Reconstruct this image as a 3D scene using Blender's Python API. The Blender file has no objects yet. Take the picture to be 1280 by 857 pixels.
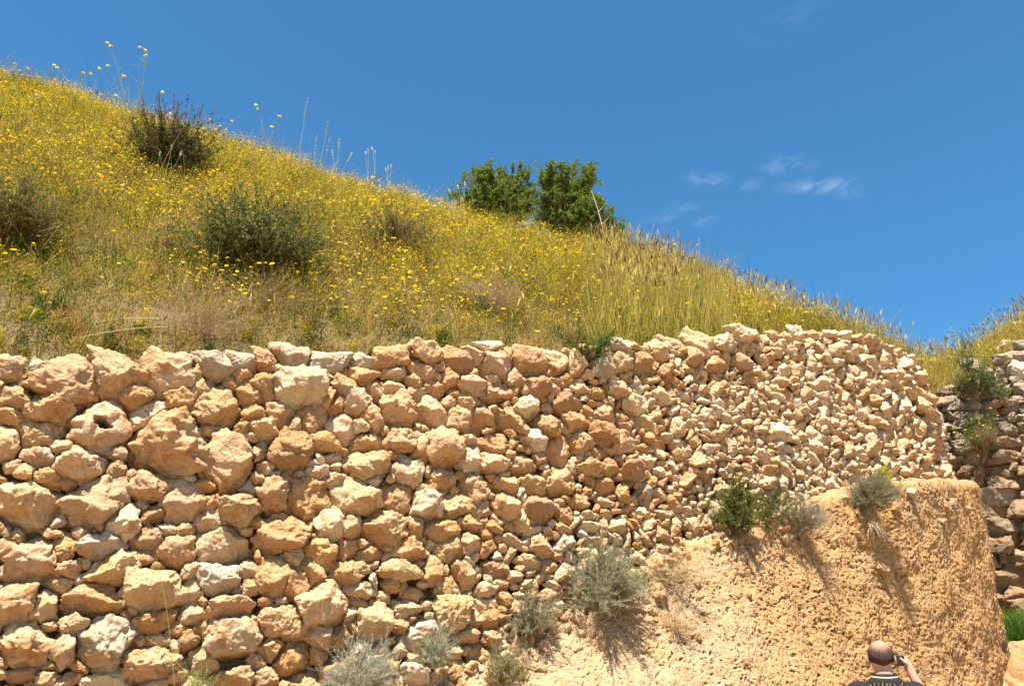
import bpy, bmesh, math, random
import numpy as np
from mathutils import Vector, Matrix

R = math.radians
rng = np.random.default_rng(7)
random.seed(7)
S = bpy.context.scene
C = S.collection

# ------------------------------------------------------------------ camera, world, sun, exposure
PITCH = R(22.0); FPX = 1000.0; EYE = 1.6
cam_d = bpy.data.cameras.new('camera'); cam = bpy.data.objects.new('camera', cam_d); C.objects.link(cam)
cam.location = (0, 0, EYE); cam.rotation_euler = (math.pi/2 + PITCH, 0, 0)
cam_d.sensor_width = 36; cam_d.lens = 36*FPX/1280; cam_d.clip_start = 0.05; cam_d.clip_end = 2000
S.camera = cam

SUN_EL = 69.0; SUN_TO = Vector((-0.30, -1.0, 0)).normalized()      # horizontal direction towards the sun
to_sun = Vector((SUN_TO.x*math.cos(R(SUN_EL)), SUN_TO.y*math.cos(R(SUN_EL)), math.sin(R(SUN_EL))))
sd = bpy.data.lights.new('sun', 'SUN'); so = bpy.data.objects.new('sun', sd); C.objects.link(so)
sd.energy = 5.0; sd.angle = R(0.53); sd.color = (1.0, 0.915, 0.83)
so.rotation_euler = to_sun.to_track_quat('Z', 'Y').to_euler(); so.location = (0, -10, 30)

S.view_settings.view_transform = 'Standard'; S.view_settings.look = 'None'
S.view_settings.gamma = 1; S.view_settings.use_curve_mapping = False
S.view_settings.exposure = 1.72
S.cycles.max_bounces = 6; S.cycles.diffuse_bounces = 3; S.cycles.transparent_max_bounces = 8
S.cycles.use_denoising = True

cP, sP = math.cos(PITCH), math.sin(PITCH)
def ray(px, py):
    """pixel of the 1280x857 photograph -> (X/Y, (Z-eye)/Y)"""
    u = (np.asarray(px, float)-640)/FPX; v = (428.5-np.asarray(py, float))/FPX
    fw = cP - v*sP; up = sP + v*cP
    return u/fw, up/fw
def at(px, py, Y):
    a, k = ray(px, py)
    return np.array([a*Y, Y, EYE+k*Y])

def nd(t, kind, **kw):
    n = t.nodes.new(kind)
    for k, v in kw.items():
        if k.startswith('i_'):
            key = k[2:]
            n.inputs[int(key) if key.isdigit() else key.replace('_', ' ')].default_value = v
        else: setattr(n, k, v)
    return n

W = bpy.data.worlds.new('World'); S.world = W; W.use_nodes = True
t = W.node_tree; t.nodes.clear()
sky = nd(t, 'ShaderNodeTexSky', sky_type='NISHITA', sun_disc=False)
sky.sun_elevation = R(SUN_EL); sky.sun_rotation = math.atan2(SUN_TO.x, SUN_TO.y)
sky.altitude = 600; sky.air_density = 1.0; sky.dust_density = 0.25; sky.ozone_density = 2.6
hs = nd(t, 'ShaderNodeHueSaturation'); hs.inputs['Hue'].default_value = 0.492; hs.inputs['Saturation'].default_value = 1.0; hs.inputs['Value'].default_value = 1.0
t.links.new(sky.outputs[0], hs.inputs['Color'])
geo = nd(t, 'ShaderNodeTexCoord')
# wispy clouds: a few directions on the sky dome, each an elongated soft patch broken by noise
acc = None
for (px, py, hw, hh, ang, amp) in [(1022,232,42,10,-8,1.0),(985,206,30,12,-10,.5),(884,226,26,12,-12,.5),(935,232,16,7,0,.35),
                                   (838,268,34,9,12,.45),(880,276,16,6,8,.5),(800,300,40,14,10,.18),(975,20,50,30,0,.15),(1060,240,20,8,-20,.4)]:
    a, k = ray(px, py); d = Vector((float(a), 1, float(k))).normalized()
    r_ = d.cross(Vector((0,0,1))).normalized(); u_ = r_.cross(d)
    ca, sa = math.cos(R(ang)), math.sin(R(ang)); ax = r_*ca + u_*sa; ay = -r_*sa + u_*ca
    depth = FPX/ (math.cos(math.atan(1)))*0+FPX
    sc = Vector(d).dot(Vector((0, cP, sP)))
    rw, rh = hw/FPX*sc, hh/FPX*sc
    dx = nd(t, 'ShaderNodeVectorMath', operation='DOT_PRODUCT'); dx.inputs[1].default_value = ax/rw
    dy = nd(t, 'ShaderNodeVectorMath', operation='DOT_PRODUCT'); dy.inputs[1].default_value = ay/rh
    dz = nd(t, 'ShaderNodeVectorMath', operation='DOT_PRODUCT'); dz.inputs[1].default_value = d
    for n in (dx, dy, dz): t.links.new(geo.outputs['Generated'], n.inputs[0])
    cb = nd(t, 'ShaderNodeCombineXYZ'); t.links.new(dx.outputs['Value'], cb.inputs[0]); t.links.new(dy.outputs['Value'], cb.inputs[1])
    ln = nd(t, 'ShaderNodeVectorMath', operation='LENGTH'); t.links.new(cb.outputs[0], ln.inputs[0])
    mr = nd(t, 'ShaderNodeMapRange', interpolation_type='SMOOTHSTEP'); t.links.new(ln.outputs['Value'], mr.inputs[0])
    mr.inputs[1].default_value = 1.6; mr.inputs[2].default_value = 0.0; mr.inputs[3].default_value = 0; mr.inputs[4].default_value = amp
    fr = nd(t, 'ShaderNodeMath', operation='GREATER_THAN'); t.links.new(dz.outputs['Value'], fr.inputs[0]); fr.inputs[1].default_value = 0.5
    mu = nd(t, 'ShaderNodeMath', operation='MULTIPLY'); t.links.new(mr.outputs[0], mu.inputs[0]); t.links.new(fr.outputs[0], mu.inputs[1])
    if acc is None: acc = mu
    else:
        ad = nd(t, 'ShaderNodeMath', operation='MAXIMUM'); t.links.new(acc.outputs[0], ad.inputs[0]); t.links.new(mu.outputs[0], ad.inputs[1]); acc = ad
mp = nd(t, 'ShaderNodeMapping'); mp.inputs['Scale'].default_value = (26, 26, 64); t.links.new(geo.outputs['Generated'], mp.inputs[0])
nz = nd(t, 'ShaderNodeTexNoise'); nz.inputs['Scale'].default_value = 1.0; nz.inputs['Detail'].default_value = 9; nz.inputs['Roughness'].default_value = .66; nz.inputs['Distortion'].default_value = 1.0
t.links.new(mp.outputs[0], nz.inputs['Vector'])
nr = nd(t, 'ShaderNodeMapRange'); t.links.new(nz.outputs[0], nr.inputs[0]); nr.inputs[1].default_value = .42; nr.inputs[2].default_value = .74
mm = nd(t, 'ShaderNodeMath', operation='MULTIPLY'); t.links.new(acc.outputs[0], mm.inputs[0]); t.links.new(nr.outputs[0], mm.inputs[1])
m2 = nd(t, 'ShaderNodeMath', operation='MULTIPLY'); t.links.new(mm.outputs[0], m2.inputs[0]); m2.inputs[1].default_value = .55
mx = nd(t, 'ShaderNodeMix', data_type='RGBA'); t.links.new(m2.outputs[0], mx.inputs[0]); tn = nd(t, 'ShaderNodeMix', data_type='RGBA', blend_type='MULTIPLY'); tn.inputs[0].default_value = 1; t.links.new(hs.outputs[0], tn.inputs[6]); tn.inputs[7].default_value = (.49, .965, 1.20, 1)
t.links.new(tn.outputs[2], mx.inputs[6]); mx.inputs[7].default_value = (4.6, 5.8, 6.8, 1)
bg = nd(t, 'ShaderNodeBackground'); bg.inputs['Strength'].default_value = 0.050
t.links.new(mx.outputs[2], bg.inputs['Color'])
ow = nd(t, 'ShaderNodeOutputWorld'); t.links.new(bg.outputs[0], ow.inputs['Surface'])

# ------------------------------------------------------------------ numpy noise
def _hash(ix, iy, iz, seed):
    h = (ix.astype(np.int64)*374761393 + iy.astype(np.int64)*668265263 + iz.astype(np.int64)*2147483647 + seed*974634777) & 0xffffffff
    h = ((h ^ (h >> 13))*1274126177) & 0xffffffff
    h = ((h ^ (h >> 16))*2246822519) & 0xffffffff
    return (h ^ (h >> 15)) & 0xffffffff
def vnoise(P, seed=0):
    """smooth gradient noise, about -1..1"""
    P = np.asarray(P, float); I = np.floor(P).astype(np.int64); f = P-I
    w = f*f*f*(f*(f*6-15)+10)
    out = np.zeros(len(P))
    for dx in (0,1):
        for dy in (0,1):
            for dz in (0,1):
                h = _hash(I[:,0]+dx, I[:,1]+dy, I[:,2]+dz, seed)
                gx = (h & 1023)/511.5-1; gy = ((h>>10) & 1023)/511.5-1; gz = ((h>>20) & 1023)/511.5-1
                g = gx*(f[:,0]-dx)+gy*(f[:,1]-dy)+gz*(f[:,2]-dz)
                ww = (w[:,0] if dx else 1-w[:,0])*(w[:,1] if dy else 1-w[:,1])*(w[:,2] if dz else 1-w[:,2])
                out += g*ww
    return out*1.4
def fbm(P, octv=4, seed=0, gain=.5):
    P = np.asarray(P, float); o = np.zeros(len(P)); a = 1
    for i in range(octv):
        o += a*vnoise(P*(2.03**i)+i*17.3, seed+i); a *= gain
    return o
def ridged(P, octv=4, seed=0, gain=.5):
    P = np.asarray(P, float); o = np.zeros(len(P)); a = 1
    for i in range(octv):
        o += a*(1-2*np.abs(vnoise(P*(2.03**i)+i*9.1, seed+i))); a *= gain
    return o
def worley(P, seed=0):
    P = np.asarray(P, float); I = np.floor(P).astype(np.int64); best = np.full(len(P), 9.0)
    for dx in (-1,0,1):
        for dy in (-1,0,1):
            for dz in (-1,0,1):
                J = I+np.array([dx,dy,dz]); h = _hash(J[:,0],J[:,1],J[:,2],seed)
                q = J+np.stack([(h&1023)/1023., ((h>>10)&1023)/1023., ((h>>20)&1023)/1023.],1)
                best = np.minimum(best, ((P-q)**2).sum(1))
    return np.sqrt(best)
def sstep(a, b, x):
    t_ = np.clip((np.asarray(x, float)-a)/(b-a), 0, 1); return t_*t_*(3-2*t_)

# ------------------------------------------------------------------ mesh helpers
def mesh(name, verts, faces, mat, parent=None, col=None, smooth=False, loc=None):
    """faces: list of (n,k) int arrays; ONE mesh object"""
    verts = np.asarray(verts, np.float32)
    if loc is not None: verts = verts-np.asarray(loc, np.float32)
    me = bpy.data.meshes.new(name)
    if not isinstance(faces, (list, tuple)): faces = [faces]
    faces = [np.asarray(f, np.int32) for f in faces if len(f)]
    me.vertices.add(len(verts)); me.vertices.foreach_set('co', verts.ravel())
    nl = sum(f.size for f in faces); npoly = sum(len(f) for f in faces)
    me.loops.add(nl); me.polygons.add(npoly)
    me.loops.foreach_set('vertex_index', np.concatenate([f.ravel() for f in faces]))
    tot = np.concatenate([np.full(len(f), f.shape[1], np.int32) for f in faces])
    st = np.zeros(npoly, np.int32); st[1:] = np.cumsum(tot)[:-1]
    me.polygons.foreach_set('loop_start', st)
    try: me.polygons.foreach_set('loop_total', tot)
    except Exception: pass
    me.polygons.foreach_set('use_smooth', np.full(npoly, bool(smooth)))
    if col is not None:
        at_ = me.color_attributes.new('tint', 'FLOAT_COLOR', 'POINT')
        c4 = np.ones((len(verts), 4), np.float32); c4[:, :3] = col
        at_.data.foreach_set('color', c4.ravel())
    me.update(calc_edges=True); me.validate()
    me.materials.append(mat)
    o = bpy.data.objects.new(name, me); C.objects.link(o)
    if loc is not None: o.location = loc
    if parent is not None:
        o.parent = parent
        if loc is None: o.matrix_parent_inverse = Matrix.Translation(-parent.location)
        else: o.location = Vector(loc)-parent.location
    return o
def tag(o, label=None, cat=None, group=None, kind=None):
    if label: o['label'] = label
    if cat: o['category'] = cat
    if group: o['group'] = group
    if kind: o['kind'] = kind
    return o
def thing(name, label, cat, loc=(0,0,0), group=None):
    o = bpy.data.objects.new(name, None); C.objects.link(o); o.location = [float(x) for x in loc]
    o.empty_display_size = .2
    return tag(o, label, cat, group)
class Bag:
    def __init__(s): s.v = []; s.q = []; s.t = []; s.c = []; s.n = 0
    def add(s, v, q=None, t_=None, c=None):
        v = np.asarray(v, float)
        if q is not None and len(q): s.q.append(np.asarray(q)+s.n)
        if t_ is not None and len(t_): s.t.append(np.asarray(t_)+s.n)
        s.v.append(v); s.n += len(v)
        cc = np.ones((len(v), 3))*.5 if c is None else (np.ones((len(v),3))*np.asarray(c) if np.ndim(c)==1 else c)
        s.c.append(cc)
    def build(s, name, mat, parent=None, smooth=False, loc=None):
        f = []
        if s.q: f.append(np.concatenate(s.q))
        if s.t: f.append(np.concatenate(s.t))
        return mesh(name, np.concatenate(s.v), f, mat, parent, np.concatenate(s.c), smooth, loc)
def unit(v): return v/np.maximum(np.linalg.norm(v, axis=-1, keepdims=True), 1e-9)
def blades(P, H, D, bend, width, col0, col1, nseg=3, az=None):
    """tapered curved strips. P (n,3), H heights, D unit direction (n,3), bend (n,3) tip offset, width (n,)"""
    n = len(P); az = rng.uniform(0, 2*np.pi, n) if az is None else az
    side = np.stack([np.cos(az), np.sin(az), np.zeros(n)], 1)
    side = unit(side-(side*D).sum(1, keepdims=True)*D)
    V = np.zeros((n, nseg*2+1, 3)); CC = np.zeros((n, nseg*2+1, 3))
    for i in range(nseg):
        f = i/nseg; c_ = P+D*(H*f)[:,None]+bend*(f*f); w = width*(1-.55*f)
        V[:, 2*i] = c_-side*(w/2)[:,None]; V[:, 2*i+1] = c_+side*(w/2)[:,None]
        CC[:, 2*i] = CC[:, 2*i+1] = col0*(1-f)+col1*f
    V[:, -1] = P+D*H[:,None]+bend; CC[:, -1] = col1
    k = nseg*2+1; base = (np.arange(n)*k)[:,None]
    q = np.concatenate([base+np.array([2*i, 2*i+1, 2*i+3, 2*i+2]) for i in range(nseg-1)]) if nseg > 1 else None
    tr = base+np.array([2*nseg-2, 2*nseg-1, 2*nseg])
    return V.reshape(-1,3), q, tr, CC.reshape(-1,3)
def leaves(P, D, L, Wd, col, fold=.25):
    """leaf-shaped pair of quads folded along the midrib"""
    n = len(P); r = unit(rng.normal(size=(n,3))); s_ = unit(np.cross(D, r)); nn = np.cross(s_, D)
    L = np.broadcast_to(L, n)[:,None]; Wd = np.broadcast_to(Wd, n)[:,None]
    m = P+D*L*.45
    V = np.stack([P, m+s_*Wd/2+nn*Wd*fold, P+D*L, m-s_*Wd/2+nn*Wd*fold], 1)
    b = (np.arange(n)*4)[:,None]
    tr = np.concatenate([b+np.array([0,1,2]), b+np.array([0,2,3])])
    return V.reshape(-1,3), tr, np.repeat(col, 4, 0)
def tubes(lines, r0, r1, sides=4):
    """lines (n,m,3) polylines -> tapered tubes"""
    lines = np.asarray(lines, float); n, m, _ = lines.shape
    T = np.gradient(lines, axis=1); T = unit(T)
    ref = np.where(np.abs(T[...,2:3]) > .9, np.array([1.,0,0]), np.array([0,0,1.]))
    A = unit(np.cross(T, ref)); B = np.cross(T, A)
    f = np.linspace(0,1,m)[None,:,None]
    rr = np.reshape(r0, (-1,1,1))*(1-f)+np.reshape(r1, (-1,1,1))*f
    V = np.zeros((n, m, sides, 3))
    for k in range(sides):
        an = 2*np.pi*k/sides; V[:,:,k] = lines+(A*math.cos(an)+B*math.sin(an))*rr
    idx = np.arange(n*m*sides).reshape(n, m, sides); q = []
    for k in range(sides):
        k2 = (k+1) % sides
        q.append(np.stack([idx[:,:-1,k], idx[:,:-1,k2], idx[:,1:,k2], idx[:,1:,k]], -1).reshape(-1,4))
    return V.reshape(-1,3), np.concatenate(q)
def grid_faces(nr, nc):
    i = np.arange(nr*nc).reshape(nr, nc)
    return np.stack([i[:-1,:-1], i[:-1,1:], i[1:,1:], i[1:,:-1]], -1).reshape(-1,4)

# ------------------------------------------------------------------ materials
def newmat(name):
    m = bpy.data.materials.new(name); m.use_nodes = True; m.node_tree.nodes.clear(); return m, m.node_tree
def mixc(t, fac, a, b, mode='MIX'):
    n = nd(t, 'ShaderNodeMix', data_type='RGBA', blend_type=mode)
    for sock, v in ((0, fac), (6, a), (7, b)):
        if hasattr(v, 'is_linked') or hasattr(v, 'links'): t.links.new(v, n.inputs[sock])
        else: n.inputs[sock].default_value = v if sock == 0 else (*v[:3], 1)
    return n.outputs[2]
def noise(t, vec, scale, det=5, rough=.6, dist=0, kind='ShaderNodeTexNoise'):
    n = nd(t, kind); t.links.new(vec, n.inputs['Vector']); n.inputs['Scale'].default_value = scale
    if kind == 'ShaderNodeTexNoise':
        n.inputs['Detail'].default_value = det; n.inputs['Roughness'].default_value = rough; n.inputs['Distortion'].default_value = dist
    return n.outputs[0]
def ramp(t, v, lo, hi, a=0., b=1.):
    n = nd(t, 'ShaderNodeMapRange', interpolation_type='SMOOTHSTEP'); t.links.new(v, n.inputs[0])
    for i, x in enumerate((lo, hi, a, b)): n.inputs[i+1].default_value = x
    return n.outputs[0]
def rock_mat(name, stain=(.40,.195,.065), pale=(.60,.47,.295), bump=.5, base=None, stain_amt=.75, scale=1.):
    m, t = newmat(name); tc = nd(t, 'ShaderNodeTexCoord'); g = nd(t, 'ShaderNodeNewGeometry'); P = g.outputs['Position']
    if base is None:
        at_ = nd(t, 'ShaderNodeAttribute', attribute_name='tint'); c = at_.outputs['Color']
    else:
        rgb = nd(t, 'ShaderNodeRGB'); rgb.outputs[0].default_value = (*base, 1); c = rgb.outputs[0]
    n1 = ramp(t, noise(t, P, 5*scale, 6, .62, .4), .47, .66, 0, stain_amt)
    c = mixc(t, n1, c, stain)
    n2 = ramp(t, noise(t, P, 11*scale, 5, .6), .56, .74, 0, .42)
    c = mixc(t, n2, c, pale)
    n5 = ramp(t, noise(t, P, 2.6*scale, 6, .65, .5), .50, .68, 0, .40)
    c = mixc(t, n5, c, tuple(x*y for x, y in zip(pale, (.62,.64,.70))))
    n3 = ramp(t, noise(t, P, 38*scale, 5, .7), .3, .75, .80, 1.14)
    cc = nd(t, 'ShaderNodeVectorMath', operation='SCALE'); t.links.new(c, cc.inputs[0]); t.links.new(n3, cc.inputs['Scale'])
    # small dark lichen specks and pits
    n4 = ramp(t, noise(t, P, 130*scale, 3, .6), .70, .78, 0, .45)
    c = mixc(t, n4, cc.outputs[0], (.16,.09,.045))
    b1 = noise(t, P, 26*scale, 8, .72, .3); b2 = noise(t, P, 42*scale, kind='ShaderNodeTexVoronoi')
    mu = nd(t, 'ShaderNodeMath', operation='MULTIPLY_ADD'); t.links.new(b2, mu.inputs[0]); mu.inputs[1].default_value = .35; t.links.new(b1, mu.inputs[2])
    bp = nd(t, 'ShaderNodeBump'); bp.inputs['Strength'].default_value = bump; bp.inputs['Distance'].default_value = .03/scale
    t.links.new(mu.outputs[0], bp.inputs['Height'])
    s_ = nd(t, 'ShaderNodeBsdfPrincipled'); s_.inputs['Roughness'].default_value = .9; s_.inputs['Specular IOR Level'].default_value = .15
    t.links.new(c, s_.inputs['Base Color']); t.links.new(bp.outputs[0], s_.inputs['Normal'])
    o = nd(t, 'ShaderNodeOutputMaterial'); t.links.new(s_.outputs[0], o.inputs[0])
    return m
def leaf_mat(name, trans=.35, boost=1.):
    m, t = newmat(name); at_ = nd(t, 'ShaderNodeAttribute', attribute_name='tint')
    d = nd(t, 'ShaderNodeBsdfDiffuse'); tr = nd(t, 'ShaderNodeBsdfTranslucent'); mx_ = nd(t, 'ShaderNodeMixShader'); mx_.inputs[0].default_value = trans
    t.links.new(at_.outputs['Color'], d.inputs[0]); t.links.new(at_.outputs['Color'], tr.inputs[0])
    t.links.new(d.outputs[0], mx_.inputs[1]); t.links.new(tr.outputs[0], mx_.inputs[2])
    o = nd(t, 'ShaderNodeOutputMaterial'); t.links.new(mx_.outputs[0], o.inputs[0]); return m
def plain_mat(name, col, rough=.6, nscale=30, namt=.25, metallic=0., bump=0.):
    m, t = newmat(name); g = nd(t, 'ShaderNodeTexCoord'); P = g.outputs['Object']
    n1 = ramp(t, noise(t, P, nscale, 4), .3, .7, 1-namt, 1+namt)
    cc = nd(t, 'ShaderNodeVectorMath', operation='SCALE'); cc.inputs[0].default_value = col; t.links.new(n1, cc.inputs['Scale'])
    s_ = nd(t, 'ShaderNodeBsdfPrincipled'); s_.inputs['Roughness'].default_value = rough; s_.inputs['Metallic'].default_value = metallic
    t.links.new(cc.outputs[0], s_.inputs['Base Color'])
    if bump:
        bp = nd(t, 'ShaderNodeBump'); bp.inputs['Strength'].default_value = bump; bp.inputs['Distance'].default_value = .01
        t.links.new(noise(t, P, nscale*2, 5), bp.inputs['Height']); t.links.new(bp.outputs[0], s_.inputs['Normal'])
    o = nd(t, 'ShaderNodeOutputMaterial'); t.links.new(s_.outputs[0], o.inputs[0]); return m
M_stone = rock_mat('limestone', bump=.85)
M_mortar = rock_mat('mud_mortar', base=(.36,.215,.095), stain=(.29,.15,.055), pale=(.44,.30,.16), bump=.7)
M_bank = rock_mat('cut_earth', stain=(.38,.22,.09), pale=(.50,.37,.22), bump=1., scale=1.5, stain_amt=.5)
M_soil = rock_mat('dry_soil', base=(.15,.105,.05), stain=(.12,.08,.04), pale=(.22,.16,.09), bump=.6)
M_ground = rock_mat('path_soil', base=(.32,.21,.11), stain=(.28,.17,.08), pale=(.38,.27,.15), bump=.6)
M_course = rock_mat('weathered_stone', stain=(.27,.15,.07), pale=(.42,.34,.24), bump=.55)
M_leaf = leaf_mat('leaf', .35); M_wood = leaf_mat('stalk', .0); M_flower = leaf_mat('petal', .25)

# ------------------------------------------------------------------ wall plan: a curved retaining wall
def catmull(pts, n=60):
    p = np.array(pts, float); p = np.vstack([2*p[0]-p[1], p, 2*p[-1]-p[-2]]); out = []
    for i in range(1, len(p)-2):
        for t_ in np.linspace(0, 1, n, endpoint=False):
            a, b, c, d = p[i-1], p[i], p[i+1], p[i+2]
            out.append(.5*((2*b)+(-a+c)*t_+(2*a-5*b+4*c-d)*t_*t_+(-a+3*b-3*c+d)*t_**3))
    out.append(p[-2]); return np.array(out)
main_c = catmull([(-9.6,2.2),(-6.4,3.6),(-3.3,5.05),(0,6.7),(3.5,8.55),(5.0,9.55),(6.17,10.8)])
tg = unit(main_c[-1]-main_c[-2]); nrm = np.array([tg[1], -tg[0]]); cc_ = main_c[-1]-nrm*.45
arc = [cc_+.45*(nrm*math.cos(a)+tg*math.sin(a)) for a in np.linspace(0, R(100), 14)[1:]]
dir2 = -nrm*math.cos(R(10))-tg*math.sin(R(10))
tail = [arc[-1]+dir2*d for d in (.3,.8,1.5,2.4)]
CP = np.vstack([main_c, arc, tail])
SS = np.concatenate([[0], np.cumsum(np.linalg.norm(np.diff(CP, axis=0), axis=1))])
S_END = SS[len(main_c)-1]; S_ALL = SS[-1]
TT = unit(np.gradient(CP, SS, axis=0)); NN = np.stack([TT[:,1], -TT[:,0]], 1)
BAT = .06
def plan(s):
    c = np.stack([np.interp(s, SS, CP[:,i]) for i in (0,1)], -1); n = unit(np.stack([np.interp(s, SS, NN[:,i]) for i in (0,1)], -1)); return c, n
def surf(s, z, off=0.):
    c, n = plan(s); o = off-BAT*(np.asarray(z)-EYE)
    p = c+n*np.asarray(o)[...,None] if np.ndim(o) else c+n*o
    return np.concatenate([p, np.broadcast_to(np.asarray(z, float)[...,None], p[...,:1].shape)], -1)
def hit(px, py, off=0.):
    """where the sight line through a photograph pixel meets the wall face -> s, z"""
    a, k = ray(px, py); m = SS <= S_END+1e-6; a, k = np.broadcast_arrays(np.atleast_1d(a), np.atleast_1d(k))
    sr = np.zeros(a.shape); zr = np.zeros(a.shape)
    for i in range(len(a)):
        z = 1.6+k[i]*8
        for _ in range(6):
            Q = CP[m]+NN[m]*(off-BAT*(z-EYE)); s = np.interp(a[i], Q[:,0]/Q[:,1], SS[m]); F = np.interp(s, SS[m], Q[:,1]); z = EYE+k[i]*F
        sr[i] = s; zr[i] = z
    return sr, zr
TOP = np.array([(-420,470),(-200,462),(0,456),(60,452),(130,452),(250,447),(330,444),(440,441),(560,441),(640,438),(720,436),(800,431),(860,427),(900,421),(960,418),(1050,417),(1090,426),(1130,445),(1165,466),(1193,486)], float)
ts, tz = hit(TOP[:,0], TOP[:,1])
def ztop(s): return np.interp(s, ts, tz)-.9*np.clip(np.asarray(s)-S_END, 0, 3)
BOT = np.array([(-420,1100),(300,960),(400,885),(500,850),(560,832),(640,806),(700,765),(780,712),(860,674),(930,658),(985,636),(1035,612),(1120,602),(1195,602)], float)
bs, bz = hit(BOT[:,0], BOT[:,1])
def zbank(s): return np.interp(s, bs, bz)
print('top z', np.round(tz,2), 'S_END', S_END, 'bank z', np.round(bz,2))

# ------------------------------------------------------------------ stones
_ico = {}
def ico(lv):
    if lv not in _ico:
        bm = bmesh.new(); bmesh.ops.create_icosphere(bm, subdivisions=lv, radius=1); bm.verts.ensure_lookup_table()
        v = np.array([x.co[:] for x in bm.verts]); v = unit(v); f = np.array([[x.index for x in fc.verts] for fc in bm.faces]); bm.free(); _ico[lv] = (v, f)
    return _ico[lv]
def rock(c, F3, rad, lv, planes=(), boxy=0., rough=.5, seed=0, nfac=14, sharp=14, hole=None, facing=False):
    """an angular boulder: soft intersection of random facets (and of the planes it shares with its neighbours),
    then weathered. F3 rows = right, up, outward; rad = half sizes along them"""
    r_ = np.random.default_rng(seed); D, F = ico(lv); rad = np.asarray(rad)
    N = unit(r_.normal(size=(nfac,3))); nf_ = nfac-3 if facing else 5; N[:nf_,2] = np.abs(N[:nf_,2])+.45; N = unit(N)
    sup = np.sqrt(((N*rad)**2).sum(1))
    dk = sup*r_.uniform(.58,.98,nfac)
    if facing: dk[nf_:] = sup[nf_:]*r_.uniform(.82,1.1,3); dk[:nf_] *= .97
    if boxy:
        bx = np.array([[1,0,0],[-1,0,0],[0,1,0],[0,-1,0],[0,0,1],[0,0,-1]], float)+r_.normal(size=(6,3))*.10; bx = unit(bx)
        N = np.vstack([N, bx]); dk = np.concatenate([dk*1.22, (np.abs(bx)*rad).sum(1)*r_.uniform(.8,.95,6)])
    else:
        bx = np.vstack([np.eye(3), -np.eye(3)]); N = np.vstack([N, bx]); dk = np.concatenate([dk, np.tile(rad,2)*1.02])
    if facing:
        for nn3, dd3 in (((r_.normal(0,.3),-.80,r_.uniform(.35,.8)), r_.uniform(.38,.66)), ((r_.normal(0,.3),.62,r_.uniform(.6,1.)), r_.uniform(.62,.95)), ((r_.choice([-.7,.7]),r_.normal(0,.2),.8), r_.uniform(.6,.95))):
            n_ = unit(np.array(nn3)); N = np.vstack([N, n_]); dk = np.append(dk, math.sqrt(((n_*rad)**2).sum())*dd3)
    if len(planes):
        pn = np.array([p[0] for p in planes]); pd = np.array([p[1] for p in planes]); N = np.vstack([N, pn]); dk = np.concatenate([dk, pd])
    # work in a space scaled by the radii so thin stones keep even facets
    dot = np.maximum(D@(N*1.0).T, 0)/np.maximum(dk, .12*rad.min())
    # direction D stretched: find radius along the stretched direction
    E = unit(D*rad); dot = np.maximum(E@N.T, 0)/np.maximum(dk, .12*rad.min())
    rr = (dot**sharp).sum(1)**(-1/sharp)
    L = E*rr[:,None]
    sz = float(np.cbrt(rad.prod())); off = r_.uniform(-50,50,3)
    q = L/sz
    wq = q+.35*np.stack([vnoise(q*1.7+off, 61), vnoise(q*1.7+off, 62), vnoise(q*1.7+off, 63)], 1)
    d = .11*fbm(q*1.1+off, 2, 3)+.070*np.tanh(7*vnoise(wq*1.5+off, 71))+.045*np.tanh(7*vnoise(wq*3.1+off, 72))+rough*.085*(ridged(q*2.4+off, 4, 11, .55)-.8)+.045*rough*fbm(q*6+off, 3, 5)
    if boxy: d *= .55
    d -= .045*sstep(.40, .08, worley(q*4.1+off, 6))*sstep(-.1, .3, vnoise(q*1.9+off, 7))
    if rough > .8: d -= .10*sstep(.42, .05, worley(q*2.3+off, 2))
    Vx = L*(1+d[:,None])
    if hole is not None:
        hx, hy, hr = hole; dd = np.hypot((Vx[:,0]-hx)*1.15+(Vx[:,1]-hy)*.45, (Vx[:,1]-hy)*.75)*(1+.35*vnoise(Vx/hr*1.2+off, 8))
        Vx[:,2] -= np.where(Vx[:,2] > 0, rad[2]*1.5*sstep(hr*1.5, hr*.5, dd), 0)
    return Vx@F3+np.asarray(c), F

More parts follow.
